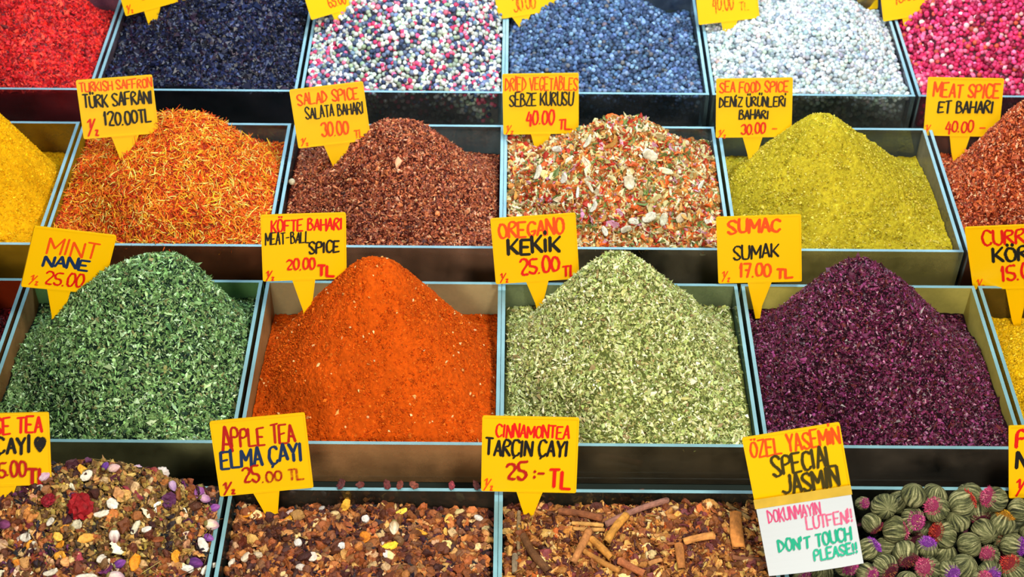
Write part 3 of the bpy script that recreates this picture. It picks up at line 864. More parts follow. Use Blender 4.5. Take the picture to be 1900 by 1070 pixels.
buds = [(*Z4(1425, 150), 13, '#e6c8d4', '#b07ab0', (.9, -.4), 'lilac pink'), (*Z4(1590, 172), 17, '#e8d8cc', '#f0e4e0', (1, .3), 'large cream white'), (*Z4(1585, 275), 14, '#8a4a90', '#b078b8', (.6, .8), 'violet'), (*Z4(1675, 362), 11, '#c89ab8', '#a070a8', (1, .2), 'lilac pink'),
        (*Z4(1810, 425), 10, '#7a3a90', '#a868b8', (.5, -.8), 'violet'), (*Z4(1730, 596), 14, '#e4d4b4', '#cc98b8', (1, 0), 'lilac pink'), (*Z4(1765, 672), 10, '#6a3080', '#9a60ac', (1, .6), 'violet'), (*Z4(960, 640), 14, '#eee4da', '#8a5058', (0, 1), 'cream and brown'),
        (*Z4(970, 850), 11, '#5a2878', '#8a4aa0', (1, -.5), 'violet'), (*Z4(985, 968), 17, '#dcc4bc', '#c09aa8', (1, .3), 'large cream white'), (*Z4(905, 122), 9, '#54287a', '#7a48a0', (.4, -.8), 'violet'), (*Z4(1610, 872), 14, '#4a2060', '#7a3c88', (1, .2), 'violet'),
        (*Z4(1420, 242), 10, '#c0a0c0', '#a080b0', (.4, .9), 'lilac pink'), (*Z4(410, 162), 12, '#d8c0c8', '#b894b0', (1, -.4), 'lilac pink'), (*Z4(100, 590), 13, '#5a2848', '#7a3a68', (1, .2), 'violet'), (*Z4(985, 110), 11, '#d8b8ac', '#c8a0a0', (1, 0), 'lilac pink')]
pieces(H['rose'], 'rosebud', 'rosebud', 'dried rosebuds on the rose tea', buds, bud_maker, lambda t: f'{t[6]} dried rosebud on the rose tea')
pieces(H['apple'], 'rosebud', 'rosebud', None, [(*Z5(1120, 352), 13, '#b89a70', '#e8dcc0', (0, 1), '')], bud_maker, lambda t: 'pointed cream rosebud on the apple tea')
def ruffle_maker(hp, it):
    px, py, r, colr = it[:4]
    s = pxw(hp, px, py, r) * W
    V = ICO3_V.copy()
    a = np.arctan2(V[:, 1], V[:, 0])
    k = 1 + .16 * np.sin(a * 7 + V[:, 2] * 9) + .10 * np.sin(V[:, 0] * 13 + V[:, 1] * 11) + prng.normal(0, .05, len(V))
    V = V * k[:, None] * np.array((1, .85, .7)) * s
    c = np.tile(lin(colr), (len(V), 1)) * np.exp(prng.normal(0, .25, (len(V), 1)))
    return obj('crimson_flower', mesh_np('crimson_flower', V, [ICO3_F], np.clip(c, 0, 1), False, [M_PETAL]), None, lie_frame(hp, px, py, s / W * .35, prng))
pieces(H['rose'], 'crimson_flower', 'flower', 'crimson flowers on the rose tea', [(*Z4(695, 365), 25, '#8c0c16')], ruffle_maker, lambda t: 'big ruffled crimson dried flower on the rose tea')
pieces(H['rose'], 'crimson_flower', 'flower', 'crimson flowers on the rose tea', [(*Z4(430, 385), 13, '#7e0c1e')], ruffle_maker, lambda t: 'small crimson petal clump near the rose tea tag')

# cinnamon sticks: curled bark quills
def quill(hp, x0, y0, x1, y1, wpx, colr, label, lift=.5, flat=1.0):
    s = (x0 + x1) / 2, (y0 + y1) / 2
    a, b = hp.hit(x0, y0), hp.hit(x1, y1)
    r = pxw(hp, *s, wpx / 2)
    a, b = np.array(world(*a)), np.array(world(*b))
    L_ = np.linalg.norm(b - a)
    n = np.array(EN) * .8 - np.array(CF) * .35
    x = (b - a) / L_
    n = n - x * n.dot(x)
    n /= np.linalg.norm(n)
    y = np.cross(n, x)
    mid = (a + b) / 2 + n * (r * lift + .026) * W
    r = r * W
    na, nl = 26, 12
    ang = np.linspace(-.35 * math.pi, 1.55 * math.pi, na)
    rad = r * (1 - .30 * np.linspace(0, 1, na) ** 2)
    th = r * .16
    outer = np.stack([rad * np.cos(ang), rad * np.sin(ang) * flat], -1)
    inner = np.stack([(rad - th) * np.cos(ang), (rad - th) * np.sin(ang) * flat], -1)
    loop = np.concatenate([outer, inner[::-1]])
    V, cc = [], []
    bow = prng.normal(0, .03) * L_
    for i in range(nl):
        t = i / (nl - 1)
        k = 1 + .07 * math.sin(t * 5 + x0) + prng.normal(0, .015)
        for j, (p, q) in enumerate(loop):
            V.append(((t - .5) * L_ * (1 + .02 * math.sin(j * .7)), p * k + bow * (1 - (2 * t - 1) ** 2), q * k))
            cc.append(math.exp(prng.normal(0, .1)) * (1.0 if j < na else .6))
    m = len(loop)
    I = np.arange(nl * m).reshape(nl, m)
    F = np.stack([I[:-1], np.roll(I[:-1], -1, 1), np.roll(I[1:], -1, 1), I[1:]], -1).reshape(-1, 4)
    caps = []
    for i in (0, nl - 1):
        for j in range(na - 1):
            caps.append((I[i, j], I[i, j + 1], I[i, m - 2 - j], I[i, m - 1 - j]))
    F = np.concatenate([F, np.array(caps)])
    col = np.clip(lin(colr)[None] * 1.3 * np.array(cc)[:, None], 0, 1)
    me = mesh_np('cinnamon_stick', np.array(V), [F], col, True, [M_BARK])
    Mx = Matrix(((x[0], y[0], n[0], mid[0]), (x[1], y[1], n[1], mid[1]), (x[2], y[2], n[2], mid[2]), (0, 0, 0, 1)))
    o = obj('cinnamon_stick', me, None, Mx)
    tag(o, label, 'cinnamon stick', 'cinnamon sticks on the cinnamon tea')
hc = H['cinnamon']
for (ax, ay, bx, by, w_, colr, lab, lf, fl) in (
    (700, 165, 1000, 112, 44, '#6e4838', 'grey brown cinnamon stick against the back glass of the cinnamon tea tray', .6, 1),
    (410, 158, 690, 188, 40, '#7a5a2c', 'tan cinnamon stick just beside the stem of the cinnamon tea tag', .6, 1),
    (415, 252, 720, 304, 54, '#6a3c20', 'wide dark cinnamon quill below the tan stick near the tag stem', .5, .8),
    (495, 330, 718, 346, 30, '#a87c40', 'upper of the two thin parallel cinnamon sticks', .6, 1),
    (497, 366, 718, 374, 28, '#a0743c', 'lower of the two thin parallel cinnamon sticks', .5, 1),
    (722, 352, 1162, 178, 46, '#7c5446', 'longest cinnamon stick, mauve brown, slanting up to the back', .9, 1),
    (728, 492, 868, 296, 58, '#a8742e', 'thick tan cinnamon stick crossing the end of the longest stick', 1.0, 1),
    (492, 640, 612, 402, 54, '#9c6638', 'steep thick cinnamon stick between the parallel pair and the front', .8, 1),
    (640, 452, 782, 592, 50, '#a06c2c', 'cinnamon stick leaning down from the top of the steep thick stick', .7, 1),
    (590, 532, 842, 676, 40, '#8e5e28', 'slim cinnamon stick under the steep thick one, running to the front', .6, 1),
    (840, 606, 1020, 700, 54, '#8e5230', 'reddish cinnamon stick cut by the front edge of the picture', .6, 1),
    (1275, 470, 1492, 424, 54, '#a87038', 'short straight tan cinnamon stick lying nearly level', .8, .7),
    (1640, 270, 1662, 522, 88, '#a4682e', 'broad flat piece of cinnamon bark beside the white paper note', .6, .35),
    (1242, 488, 1264, 664, 60, '#8a5628', 'upright broad cinnamon stick below the level tan stick', .6, .6),
    (160, 430, 342, 684, 56, '#54351c', 'dark hollow cinnamon quill slanting to the front', .6, .8),
    (124, 262, 122, 570, 24, '#6c5a40', 'thin grey bark sliver standing beside the glass divider', .8, .7),
    (96, 560, 92, 692, 40, '#6e604c', 'grey bark piece in front of the thin sliver by the divider', .6, .6),
    (1622, 568, 1824, 586, 34, '#6a4028', 'small dark cinnamon stick in front of the broad flat bark', .5, .8),
    (1592, 196, 1752, 304, 28, '#84683c', 'small greenish brown stick behind the broad flat bark', .6, .8),
    (1030, 622, 1122, 588, 34, '#a06c3c', 'very short cinnamon stick near the front middle of the cinnamon tea', .6, .8)):
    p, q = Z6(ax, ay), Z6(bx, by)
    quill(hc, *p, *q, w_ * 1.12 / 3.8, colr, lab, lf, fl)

# flower tea balls
def ball_meshes(seed, tipcols):
    rg = np.random.default_rng(seed)
    na, nl = 256, 48
    V, col = [], []
    TH, PH = np.meshgrid(np.pi * np.arange(nl) / (nl - 1), np.arange(na) / na, indexing='ij')
    env = np.sin(np.pi * PH)
    X = PH * 64 + 3.2 * vnoise(PH * 7, TH * 1.6, seed) * env + 1.6 * np.sin(TH * 1.7 + seed)
    stk = .55 * vnoise(X, TH * 1.1, seed + 1) + .45 * vnoise(X * 2, TH * 1.8, seed + 2) + .30 * vnoise(X * .5, TH * .8, seed + 3) * env
    mot = vnoise(PH * 64, TH * 14, seed + 4)
    dark, mid, light = lin('#23271a'), lin('#5d603c'), lin('#a8a478')
    for i in range(nl):
        th = TH[i, 0]
        for k in range(na):
            ph = 2 * math.pi * k / na
            t_ = max(-.75, min(1.0, stk[i, k] * 2.5))
            r = 1 + .09 * stk[i, k] * math.sin(th) + .035 * math.sin(2 * ph + seed) * math.sin(th) + .02 * math.sin(3 * th + ph + seed)
            V.append((r * math.sin(th) * math.cos(ph), r * math.sin(th) * math.sin(ph), .93 * r * math.cos(th)))
            c = mid * (1 - t_) + light * t_ if t_ > 0 else mid * (1 + t_ * 1.3) - dark * t_ * 1.3
            col.append(np.clip(c * (1 + .7 * mot[i, k]), .01, 1))
    I = np.arange(nl * na).reshape(nl, na)
    F = np.stack([I[:-1], I[1:], np.roll(I[1:], -1, 1), np.roll(I[:-1], -1, 1)], -1).reshape(-1, 4)
    wrap = mesh_np('leaf_wrap', np.array(V), [F], np.array(col), True, [M_LEAF])
    tip = None
    if tipcols:
        n = 260
        k = np.arange(n)
        th = np.sqrt((k + .5) / n) * .80
        ph = k * 2.39996
        d = np.stack([np.sin(th) * np.cos(ph), np.sin(th) * np.sin(ph), np.cos(th) * .93], -1)
        out = np.stack([np.cos(ph), np.sin(ph), np.zeros(n)], -1)
        z = d + out * (.5 * th[:, None] / .62) + rg.normal(0, .18, (n, 3))
        z /= np.linalg.norm(z, axis=1, keepdims=True)
        a = rg.normal(0, 1, (n, 3))
        x = a - z * (a * z).sum(1, keepdims=True)
        x /= np.linalg.norm(x, axis=1, keepdims=True)
        R = np.stack([x, np.cross(z, x), z], -1)
        cols = np.array([lin(h_) for h_ in tipcols])
        ci = np.clip((th / .80 * len(cols) + rg.normal(0, .7, n) - .4).astype(int), 0, len(cols) - 1)
        c = cols[ci] * np.exp(rg.normal(0, .15, (n, 1)))
        sc_ = np.stack([np.full(n, .026), np.full(n, .026), np.full(n, .15)], -1) * np.exp(rg.normal(0, .3, (n, 1)))
        Vt, Ft, ct = instance(rg, OCT_V, OCT_F, d * .97, R, sc_, np.clip(c, 0, 1))
        # the cushion the petals grow from
        m = ICO2_V * np.array((.55, .55, .16)) + np.array((0, 0, .80))
        Vt = np.concatenate([Vt, m])
        Ft = np.concatenate([Ft, ICO2_F + len(Vt) - len(m)])
        ct = np.concatenate([ct, np.tile(cols[-1] * .5, (len(m), 1))])
        tip = mesh_np('flower_tip', Vt, [Ft], ct, False, [M_PETAL])
    return wrap, tip
KINDS = {
    'plain': (None, 'plain grey green tea ball'),
    'magenta': (('#f4d890', '#e87ab0', '#c83a8c', '#a02070'), 'tea ball with magenta flower tip'),
    'purple': (('#d890e0', '#b850d0', '#9430b8', '#7a2a98'), 'tea ball with bright purple flower tip'),
    'pink': (('#f0a0a8', '#e0608c', '#c83c70', '#a83060'), 'tea ball with pink flower tip'),
    'red': (('#e86040', '#d83828', '#c02828', '#901c24'), 'tea ball with red flower tip'),
    'maroon': (('#b07040', '#8a2438', '#7a1838', '#5a1430'), 'tea ball with dark maroon flower tip'),
    'orange': (('#f0c030', '#e8a018', '#d88a14', '#b07818'), 'tea ball with orange yellow flower tip')}
BM = {k: [ball_meshes(100 + 7 * i + len(k) * 3, v[0]) for i in range(2 if v[0] else 4)] for k, v in KINDS.items()}
BX = lambda x, y: (1560 + x / 5.588, 880 + y / 5.588)
balls = [  # x, y, radius, kind, direction of the flower tip (right, up, towards the viewer), lift
    (755, 215, 130, 'plain', (.1, .9, .3), 1), (450, 330, 135, 'plain', (.1, -.1, 1), 1), (1000, 360, 130, 'pink', (-.6, .45, .6), 1), (1255, 300, 140, 'red', (.75, .45, .1), 1),
    (1590, 255, 135, 'pink', (-.75, .25, .45), 1), (1850, 370, 125, 'orange', (.7, 0, .5), 1), (745, 470, 130, 'magenta', (.18, .05, 1), 1), (320, 500, 110, 'maroon', (.55, -.6, .4), 1),
    (565, 570, 140, 'pink', (.9, .05, .3), 1), (1215, 480, 125, 'plain', (-.5, .7, .4), 1), (1680, 500, 135, 'orange', (.15, .85, .35), 1), (1065, 620, 145, 'red', (-.8, .3, .4), 1),
    (1490, 590, 140, 'plain', (.4, -.3, 1), 1), (1330, 730, 130, 'plain', (.8, .3, .3), 1), (885, 760, 120, 'purple', (0, .7, .7), 1), (670, 820, 140, 'maroon', (.1, -.55, .8), 1),
    (1780, 735, 130, 'purple', (.7, 0, .6), 1), (290, 780, 125, 'purple', (.6, .65, .3), 1), (460, 950, 130, 'maroon', (.35, -.4, .8), 1), (900, 980, 135, 'pink', (-.5, .35, .75), 1),
    (1120, 1000, 112, 'purple', (.2, -.1, 1), 1), (1285, 960, 140, 'plain', (.2, .7, .5), .8), (1540, 1010, 125, 'purple', (0, -.2, 1), 1), (1800, 980, 150, 'red', (-.6, .55, .4), 1),
    (1540, 840, 110, 'pink', (-.5, .3, .7), .7), (60, 930, 130, 'magenta', (.15, 0, 1), 1), (270, 1030, 115, 'magenta', (.4, .0, .8), 1), (1440, 390, 90, 'maroon', (0, -.6, .7), .5),
    (225, 300, 75, 'magenta', (.2, .2, .9), .6), (480, 770, 90, 'plain', (.6, .3, .4), .4), (1080, 830, 95, 'plain', (.3, .8, .3), .4), (720, 640, 70, 'maroon', (.3, -.3, .8), .4),
    (1640, 650, 100, 'red', (.3, -.2, .8), .4), (1700, 830, 95, 'maroon', (-.3, 0, .8), .3), (970, 225, 100, 'plain', (.3, .8, .3), .4), (1330, 210, 95, 'plain', (-.5, .6, .3), .4),
    (610, 290, 95, 'plain', (.5, .5, .3), .3), (890, 600, 75, 'plain', (.2, .9, .2), .3), (1870, 590, 90, 'plain', (.4, .4, .4), .4), (690, 1100, 110, 'plain', (.2, .8, .3), .9),
    (1480, 1100, 110, 'pink', (0, .5, .8), 1), (-210, 1000, 130, 'plain', (.2, .8, .3), .9), (-400, 1080, 100, 'magenta', (.2, .2, .8), .9), (130, 800, 90, 'plain', (.4, .5, .4), .3), (1960, 600, 110, 'plain', (.1, .7, .5), .8)]
bb = H['ballbed']
seen = {}
for it in balls:
    seen.setdefault(it[3], []).append(it)
for kd, its in seen.items():
    its.sort(key=lambda q: q[0])
    for i, (x, y, r, k, tip, lift) in enumerate(its):
        px, py = BX(x, y)
        wz = -.03 + .03 * (lift - 1)
        d0 = on_w(px, py, wz)
        dep = (world(*d0) - CPOS).dot(CF) / W
        rr = (r / 5.588) * dep / FOC
        if lift < .6:
            rr = max(rr, .047)
        wz = -.055 - (1 - lift) * .11 + .11 * min(1, max(0, (985 - py) / 70))
        p = world(*on_w(px, py, wz))
        zax = (CR * tip[0] + CU * tip[1] - CF * tip[2]).normalized()
        q = zax.to_track_quat('Z', 'Y') @ Matrix.Rotation(prng.uniform(0, 6.28), 3, 'Z').to_quaternion()
        m = Matrix.Translation(p) @ q.to_matrix().to_4x4() @ Matrix.Diagonal((rr * W, rr * W, rr * W, 1))
        t = empty('flower_tea_ball', m)
        lab = f'{KINDS[k][1]}, {ORD[i]} from left among those alike' if len(its) > 1 else KINDS[k][1]
        tag(t, lab, 'tea ball', 'flower tea balls in the tray')
        wrap, tipm = BM[k][i % len(BM[k])]
        obj('leaf_wrap', wrap, t)
        if tipm:
            obj('flower_tip', tipm, t)
# dark tea leaves under the balls
rng = np.random.default_rng(7)
flakes(bb, 'tea_leaf_bed', 'dark bed of tea leaves under the flower tea balls', '#10130c', (('#2a3020', 3), ('#1a1e14', 3), ('#4a2030', 1)), 3000, .02, M_LEAF, (1, .35, .15), .6, seed=77)

# loose petals that fell on the rim behind the apple tea, and strays
for i, (px, py, r, colr) in enumerate(((632, 896, 11, '#4a1418'), (668, 897, 9, '#5a2018'), (718, 897, 10, '#5c1c1c'), (742, 898, 9, '#6a2a1c'), (768, 896, 10, '#6e3424'), (838, 896, 9, '#7a2430'), (884, 896, 10, '#4c1c18'))):
    v = RIM['D'] + LEN['D'] + .004
    p = on_v(px, py, v)
    V = BIGSLAB_V * (1 + prng.normal(0, .14, BIGSLAB_V.shape)) * np.array((1, .7, 1.2)) * (r * 4.9 / FOC * W)
    c = np.tile(lin(colr), (len(V), 1)) * np.exp(prng.normal(0, .25, (len(V), 1)))
    o = obj('dried_petal', mesh_np('dried_petal', V, [BIGSLAB_F], np.clip(c, 0, 1), False, [M_CHIP]), None, frame(p[0], v, .008) @ Matrix.Rotation(.5, 4, 'X') @ Matrix.Rotation(prng.uniform(0, 6), 4, 'Z'))
    tag(o, f'dark red petal on the glass rim behind apple tea, {ORD[i]} from left of seven', 'petal', 'petals fallen on the rim')
pieces(H['safflower'], 'dried_stalk', 'stalk', None, [(455, 252, 13, '#9aa08a', .45, (.2, 1))], chip_maker('dried_stalk', BIGSLAB_V, BIGSLAB_F, (1, 1, 1.6), .5, .2), lambda t: 'grey green curled dried stalk on the safflower heap')
pieces(H['salad'], 'stray_peppercorn', 'peppercorn', None, [(541, 344, 6, '#c8bc9c')], chip_maker('stray_peppercorn', ICO3_V, ICO3_F, (1, 1, 1), .6, .03), lambda t: 'single pale peppercorn stuck at the corner of the salad spice')

# ---------------------------------------------------------------- price tags
GLY = {  # strokes on a 4 x 6 grid, baseline 1, cap height 7
 'A': '01 27 41|13 33', 'B': '01 07|07 27 36 25 04|04 25 43 42 21 01', 'C': '46 37 17 05 03 11 31 42', 'D': '01 07|07 26 44 32 01', 'E': '47 07 01 41|04 34', 'F': '47 07 01|04 34',
 'G': '46 37 17 05 03 11 31 43|43 23', 'H': '01 07|41 47|04 44', 'I': '21 27', 'J': '47 42 21 02', 'K': '01 07|47 03|14 41', 'L': '07 01 41', 'M': '01 07 23 47 41', 'N': '01 07 41 47',
 'O': '17 05 03 11 31 43 45 37 17', 'P': '01 07 37 46 45 34 04', 'R': '01 07 37 46 35 04|14 41', 'S': '46 37 17 06 05 33 42 31 11 02', 'T': '07 47|27 21', 'U': '07 02 11 31 42 47', 'V': '07 21 47',
 'W': '07 11 25 31 47', 'Y': '07 24 47|24 21', 'Z': '07 47 01 41', 'Ç': '46 37 17 05 03 11 31 42|21 10', 'Ğ': '46 37 17 05 03 11 31 43|43 23|18 38', 'Ö': '17 05 03 11 31 43 45 37 17|18 19|38 39',
 'Ü': '07 02 11 31 42 47|18 19|38 39', 'İ': '21 26|28 29', '0': '17 05 03 11 31 43 45 37 17', '1': '05 27 21', '2': '06 17 37 46 45 01 41', '4': '27 03 43|36 30', '6': '46 37 17 05 03 11 31 42 43 34 14 03', '5': '47 07 04 34 43 42 31 11 02',
 '3': '06 17 37 46 34 43 42 31 11 02', '7': '07 47 21|14 34', '.': '11 21', '-': '04 34', '!': '27 23|21 22', "'": '27 25', ':': '21 22|25 26', '=': '04 44|03 43', '/': '01 47', '½': '06 17 14|37 01|33 43 31 41',
 '♥': '21 04 06 17 26 37 46 44 21|13 26|33 26|23 15|23 35', 'o': '15 04 02 11 31 42 44 35 15', '~': '04 15 33 44'}
ROUND = set('BCDGJOPRSUÇÖÜ02356o♥~')
def glyph(ch):
    for s_ in GLY[ch].split('|'):
        P = np.array([(int(a[0]) / 4.0, (int(a[1]) - 1) / 6.0) for a in s_.split()])
        if ch in ROUND and len(P) > 2:
            for _ in range(2):
                Q = [P[0]]
                for a, b in zip(P[:-1], P[1:]):
                    Q += [a * .75 + b * .25, a * .25 + b * .75]
                Q.append(P[-1])
                P = np.array(Q)
        yield P
INKS = {}
def ink(hexcol, fade):
    k = (hexcol, fade)
    if k in INKS:
        return INKS[k]
    m = bpy.data.materials.new('marker_ink')
    m.use_nodes = True
    nt = m.node_tree
    b = nt.nodes['Principled BSDF']
    b.inputs['Base Color'].default_value = (*lin(hexcol), 1)
    b.inputs['Roughness'].default_value = .5
    b.inputs['Specular IOR Level'].default_value = .3
    tc = nt.nodes.new('ShaderNodeTexCoord')
    n = nt.nodes.new('ShaderNodeTexNoise')
    n.inputs['Scale'].default_value = 260
    n.inputs['Detail'].default_value = 3
    nt.links.new(tc.outputs['Object'], n.inputs['Vector'])
    mr = nt.nodes.new('ShaderNodeMapRange')
    mr.inputs[1].default_value = .35
    mr.inputs[2].default_value = .65
    mr.inputs[3].default_value = max(0, 1 - fade * 1.5)
    mr.inputs[4].default_value = min(1, 1.15 - fade * .6)
    nt.links.new(n.outputs['Fac'], mr.inputs[0])
    nt.links.new(mr.outputs[0], b.inputs['Alpha'])
    INKS[k] = m
    return m
RED, ORR, BLK, NAVY, DRED = '#d01208', '#e4480a', '#14120f', '#10284c', '#a8100c'
def writing(lines, cw, ch, seed, parent, z0=.0003, name='handwriting'):
    """lines: (text, x0, x1, ytop, ybot, ink, fade, slope, weight); one mesh of marker strokes"""
    rg = np.random.default_rng(seed)
    V, F4, F8, fm4, fm8, mats, n = [], [], [], [], [], [], 0
    zz = z0
    for text, x0, x1, yt, yb, colr, fade, slope, wt in lines:
        mt = ink(colr, fade)
        if mt not in mats:
            mats.append(mt)
        mi = mats.index(mt)
        wlist = [.45 if c in "Iİ.!':1" else (1.2 if c in 'MW' else (.6 if c == ' ' else 1.0)) for c in text]
        tot = sum(wlist)
        hgt = (yb - yt) * ch
        adv = (x1 - x0) * cw / tot
        wt = min(wt * 1.1, .145 * adv)
        pen = 0.0
        for c, wl in zip(text, wlist):
            if c != ' ':
                gw = adv * wl * (.80 if wl > .5 else .55)
                jx, jy, js = rg.normal(0, .02) * gw, rg.normal(0, .03) * hgt, 1 + rg.normal(0, .05)
                sl = .12 + rg.normal(0, .05)
                for P in glyph(c):
                    P = P.copy() + rg.normal(0, .018, P.shape)
                    X = x0 * cw + pen + jx + adv * wl * .08 + P[:, 0] * gw + sl * P[:, 1] * hgt * .35
                    Y = -yb * ch + jy + P[:, 1] * hgt * js + slope * (pen + P[:, 0] * gw)
                    S = np.stack([X, Y], -1)
                    for a, b in zip(S[:-1], S[1:]):
                        d = b - a
                        L_ = np.linalg.norm(d) + 1e-9
                        d = d / L_
                        w_ = wt * (.62 + .55 * abs(math.sin(math.atan2(d[1], d[0]) - .5)))
                        pn = np.array((-d[1], d[0])) * w_
                        zz += 2e-6
                        V += [(*(a - pn), zz), (*(b - pn), zz), (*(b + pn), zz), (*(a + pn), zz)]
                        F4.append((n, n + 1, n + 2, n + 3))
                        fm4.append(mi)
                        n += 4
                    for a in S:
                        zz += 2e-6
                        for k in range(8):
                            V.append((a[0] + wt * .72 * math.cos(k * .7854), a[1] + wt * .72 * math.sin(k * .7854), zz))
                        F8.append(tuple(range(n, n + 8)))
                        fm8.append(mi)
                        n += 8
            pen += adv * wl
    V = np.array(V)
    me = mesh_np(name, V, [np.array(F4), np.array(F8)], mats=mats, fmat=fm4 + fm8)
    return obj(name, me, parent)

def plastic(name, hexcol):
    m, nt, b = new_mat(name)
    b.inputs['Base Color'].default_value = (*lin(hexcol), 1)
    b.inputs['Roughness'].default_value = .32
    b.inputs['Specular IOR Level'].default_value = .45
    tl = nt.nodes.new('ShaderNodeBsdfTranslucent')
    tl.inputs[0].default_value = (*lin(hexcol), 1)
    mx = nt.nodes.new('ShaderNodeMixShader')
    mx.inputs[0].default_value = .22
    out = nt.nodes['Material Output']
    nt.links.new(b.outputs[0], mx.inputs[1])
    nt.links.new(tl.outputs[0], mx.inputs[2])
    nt.links.new(mx.outputs[0], out.inputs[0])
    return m
M_YEL = plastic('yellow_plastic', '#f8c600')
M_PAPER = solid('white_paper', '#c0c7cc', .7, .2)

def plate(name, outline, parent, rim=.0016, raise_=.0007, thick=.0022, skip=()):
    """moulded plate: flat face inside a raised rim; outline counter-clockwise, z=0 the face"""
    P = np.array(outline, float)
    n = len(P)
    area_ = sum(P[i][0] * P[(i + 1) % n][1] - P[(i + 1) % n][0] * P[i][1] for i in range(n))
    if area_ < 0:
        P = P[::-1]
    Q = []
    for i in range(n):
        a, b, c = P[i - 1], P[i], P[(i + 1) % n]
        d1, d2 = (b - a) / np.linalg.norm(b - a), (c - b) / np.linalg.norm(c - b)
        n1, n2 = np.array((-d1[1], d1[0])), np.array((-d2[1], d2[0]))
        m = n1 + n2
        m = m / max(.3, m.dot(m)) * 2
        Q.append(b + m * rim)
    Q = np.array(Q)
    z = np.full((n, 1), 0.0)
    V = np.concatenate([np.hstack([Q, z]), np.hstack([Q, z + raise_]), np.hstack([P, z + raise_]), np.hstack([P, z - thick])])
    F = []
    for i in range(n):
        j = (i + 1) % n
        F += [(i, j, n + j, n + i), (n + i, n + j, 2 * n + j, 2 * n + i), (2 * n + i, 2 * n + j, 3 * n + j, 3 * n + i)]
    F = np.array(F)[:, ::-1]
    me = mesh_np(name, V, [F, np.array([list(range(n))]), np.array([list(range(4 * n - 1, 3 * n - 1, -1))])], mats=[M_YEL])
    return obj(name, me, parent)

LEAN = math.radians(11)
def price_tag(corners, stem, base_w, lines, label, seed, lean=LEAN, stroke=.00105):
    """corners: TL TR BR BL of the card in the photograph; stem: left top, right top, right foot, left foot"""
    foot = ((stem[2][0] + stem[3][0]) / 2, (stem[2][1] + stem[3][1]) / 2)
    if isinstance(base_w, str):
        hp = H[base_w]
        p0 = world(*on_v(*foot, min(hp.hit(*foot)[1], hp.v1 - .055)))
    else:
        p0 = world(*on_w(*foot, base_w))
    P0, CP = np.array(p0), np.array(CPOS)
    rays = np.array([tuple(ray(*c)) for c in corners])
    best = None
    for yaw in np.radians(np.arange(-24, 25, 2)):
        for le in np.radians(np.arange(2, 35, 2)):
            nn = np.array((math.sin(yaw) * math.cos(le), -math.cos(yaw) * math.cos(le), math.sin(le)))
            q = CP + rays * ((P0 - CP).dot(nn) / (rays @ nn))[:, None]
            a, b = (q[1] + q[2] - q[0] - q[3]) / 2, (q[0] + q[1] - q[2] - q[3]) / 2
            cs = a.dot(b) / np.linalg.norm(a) / np.linalg.norm(b)
            cost = cs * cs * 30 + yaw * yaw * .9 + (le - lean) ** 2 * 2
            if best is None or cost < best[0]:
                best = (cost, yaw, le)
    yaw, le = best[1:]
    nz = Vector((math.sin(yaw) * math.cos(le), -math.cos(yaw) * math.cos(le), math.sin(le)))
    ex = Vector((math.cos(yaw), math.sin(yaw), 0))
    ey = nz.cross(ex)
    def loc(px, py):
        d = ray(px, py)
        t = (p0 - CPOS).dot(nz) / d.dot(nz)
        q = CPOS + d * t - p0
        return np.array((q.dot(ex), q.dot(ey)))
    tl, tr, br, bl = [loc(*c) for c in corners]
    ctr = (tl + tr + br + bl) / 4
    ax = (tr - tl + br - bl) / 2
    cw = np.linalg.norm(ax)
    ax /= cw
    ay = np.array((-ax[1], ax[0]))
    ch = ((tl - bl + tr - br) / 2).dot(ay)
    R3 = np.array(((ax[0], ay[0]), (ax[1], ay[1])))
    exr, eyr = ex * ax[0] + ey * ax[1], ex * ay[0] + ey * ay[1]
    m = Matrix(((exr.x, eyr.x, nz.x, p0.x), (exr.y, eyr.y, nz.y, p0.y), (exr.z, eyr.z, nz.z, p0.z), (0, 0, 0, 1)))
    t = empty('price_tag', m)
    tag(t, label, 'price tag', 'handwritten price tags on the stall')
    c = ctr @ R3
    x0, y1 = c[0] - cw / 2, c[1] + ch / 2
    rr = .0018
    rect = []
    for sx, sy, a0 in ((1, 1, 0), (-1, 1, 90), (-1, -1, 180), (1, -1, 270)):
        for da in (0, 45, 90):
            a = math.radians(a0 + da)
            rect.append((c[0] + sx * (cw / 2 - rr) + rr * math.cos(a), c[1] + sy * (ch / 2 - rr) + rr * math.sin(a)))
    plate('card', rect, t)
    sp_ = [loc(*q) @ R3 for q in stem]
    yb = c[1] - ch / 2 + .0004
    sl, sr = sp_[0][0], sp_[1][0]
    fr, fl = sp_[2], sp_[3]
    dn = .016
    plate('stem', [(sl, yb), (fl[0], fl[1]), ((fl[0] * .75 + fr[0] * .25), fl[1] - dn), ((fl[0] * .25 + fr[0] * .75), fr[1] - dn), (fr[0], fr[1]), (sr, yb)], t, .0013, .0005, .0018)
    if lines:
        hw = writing(lines, cw, ch, seed, t, .0003)
        hw.location = (x0, y1, 0)
    return t, (x0, y1, cw, ch)

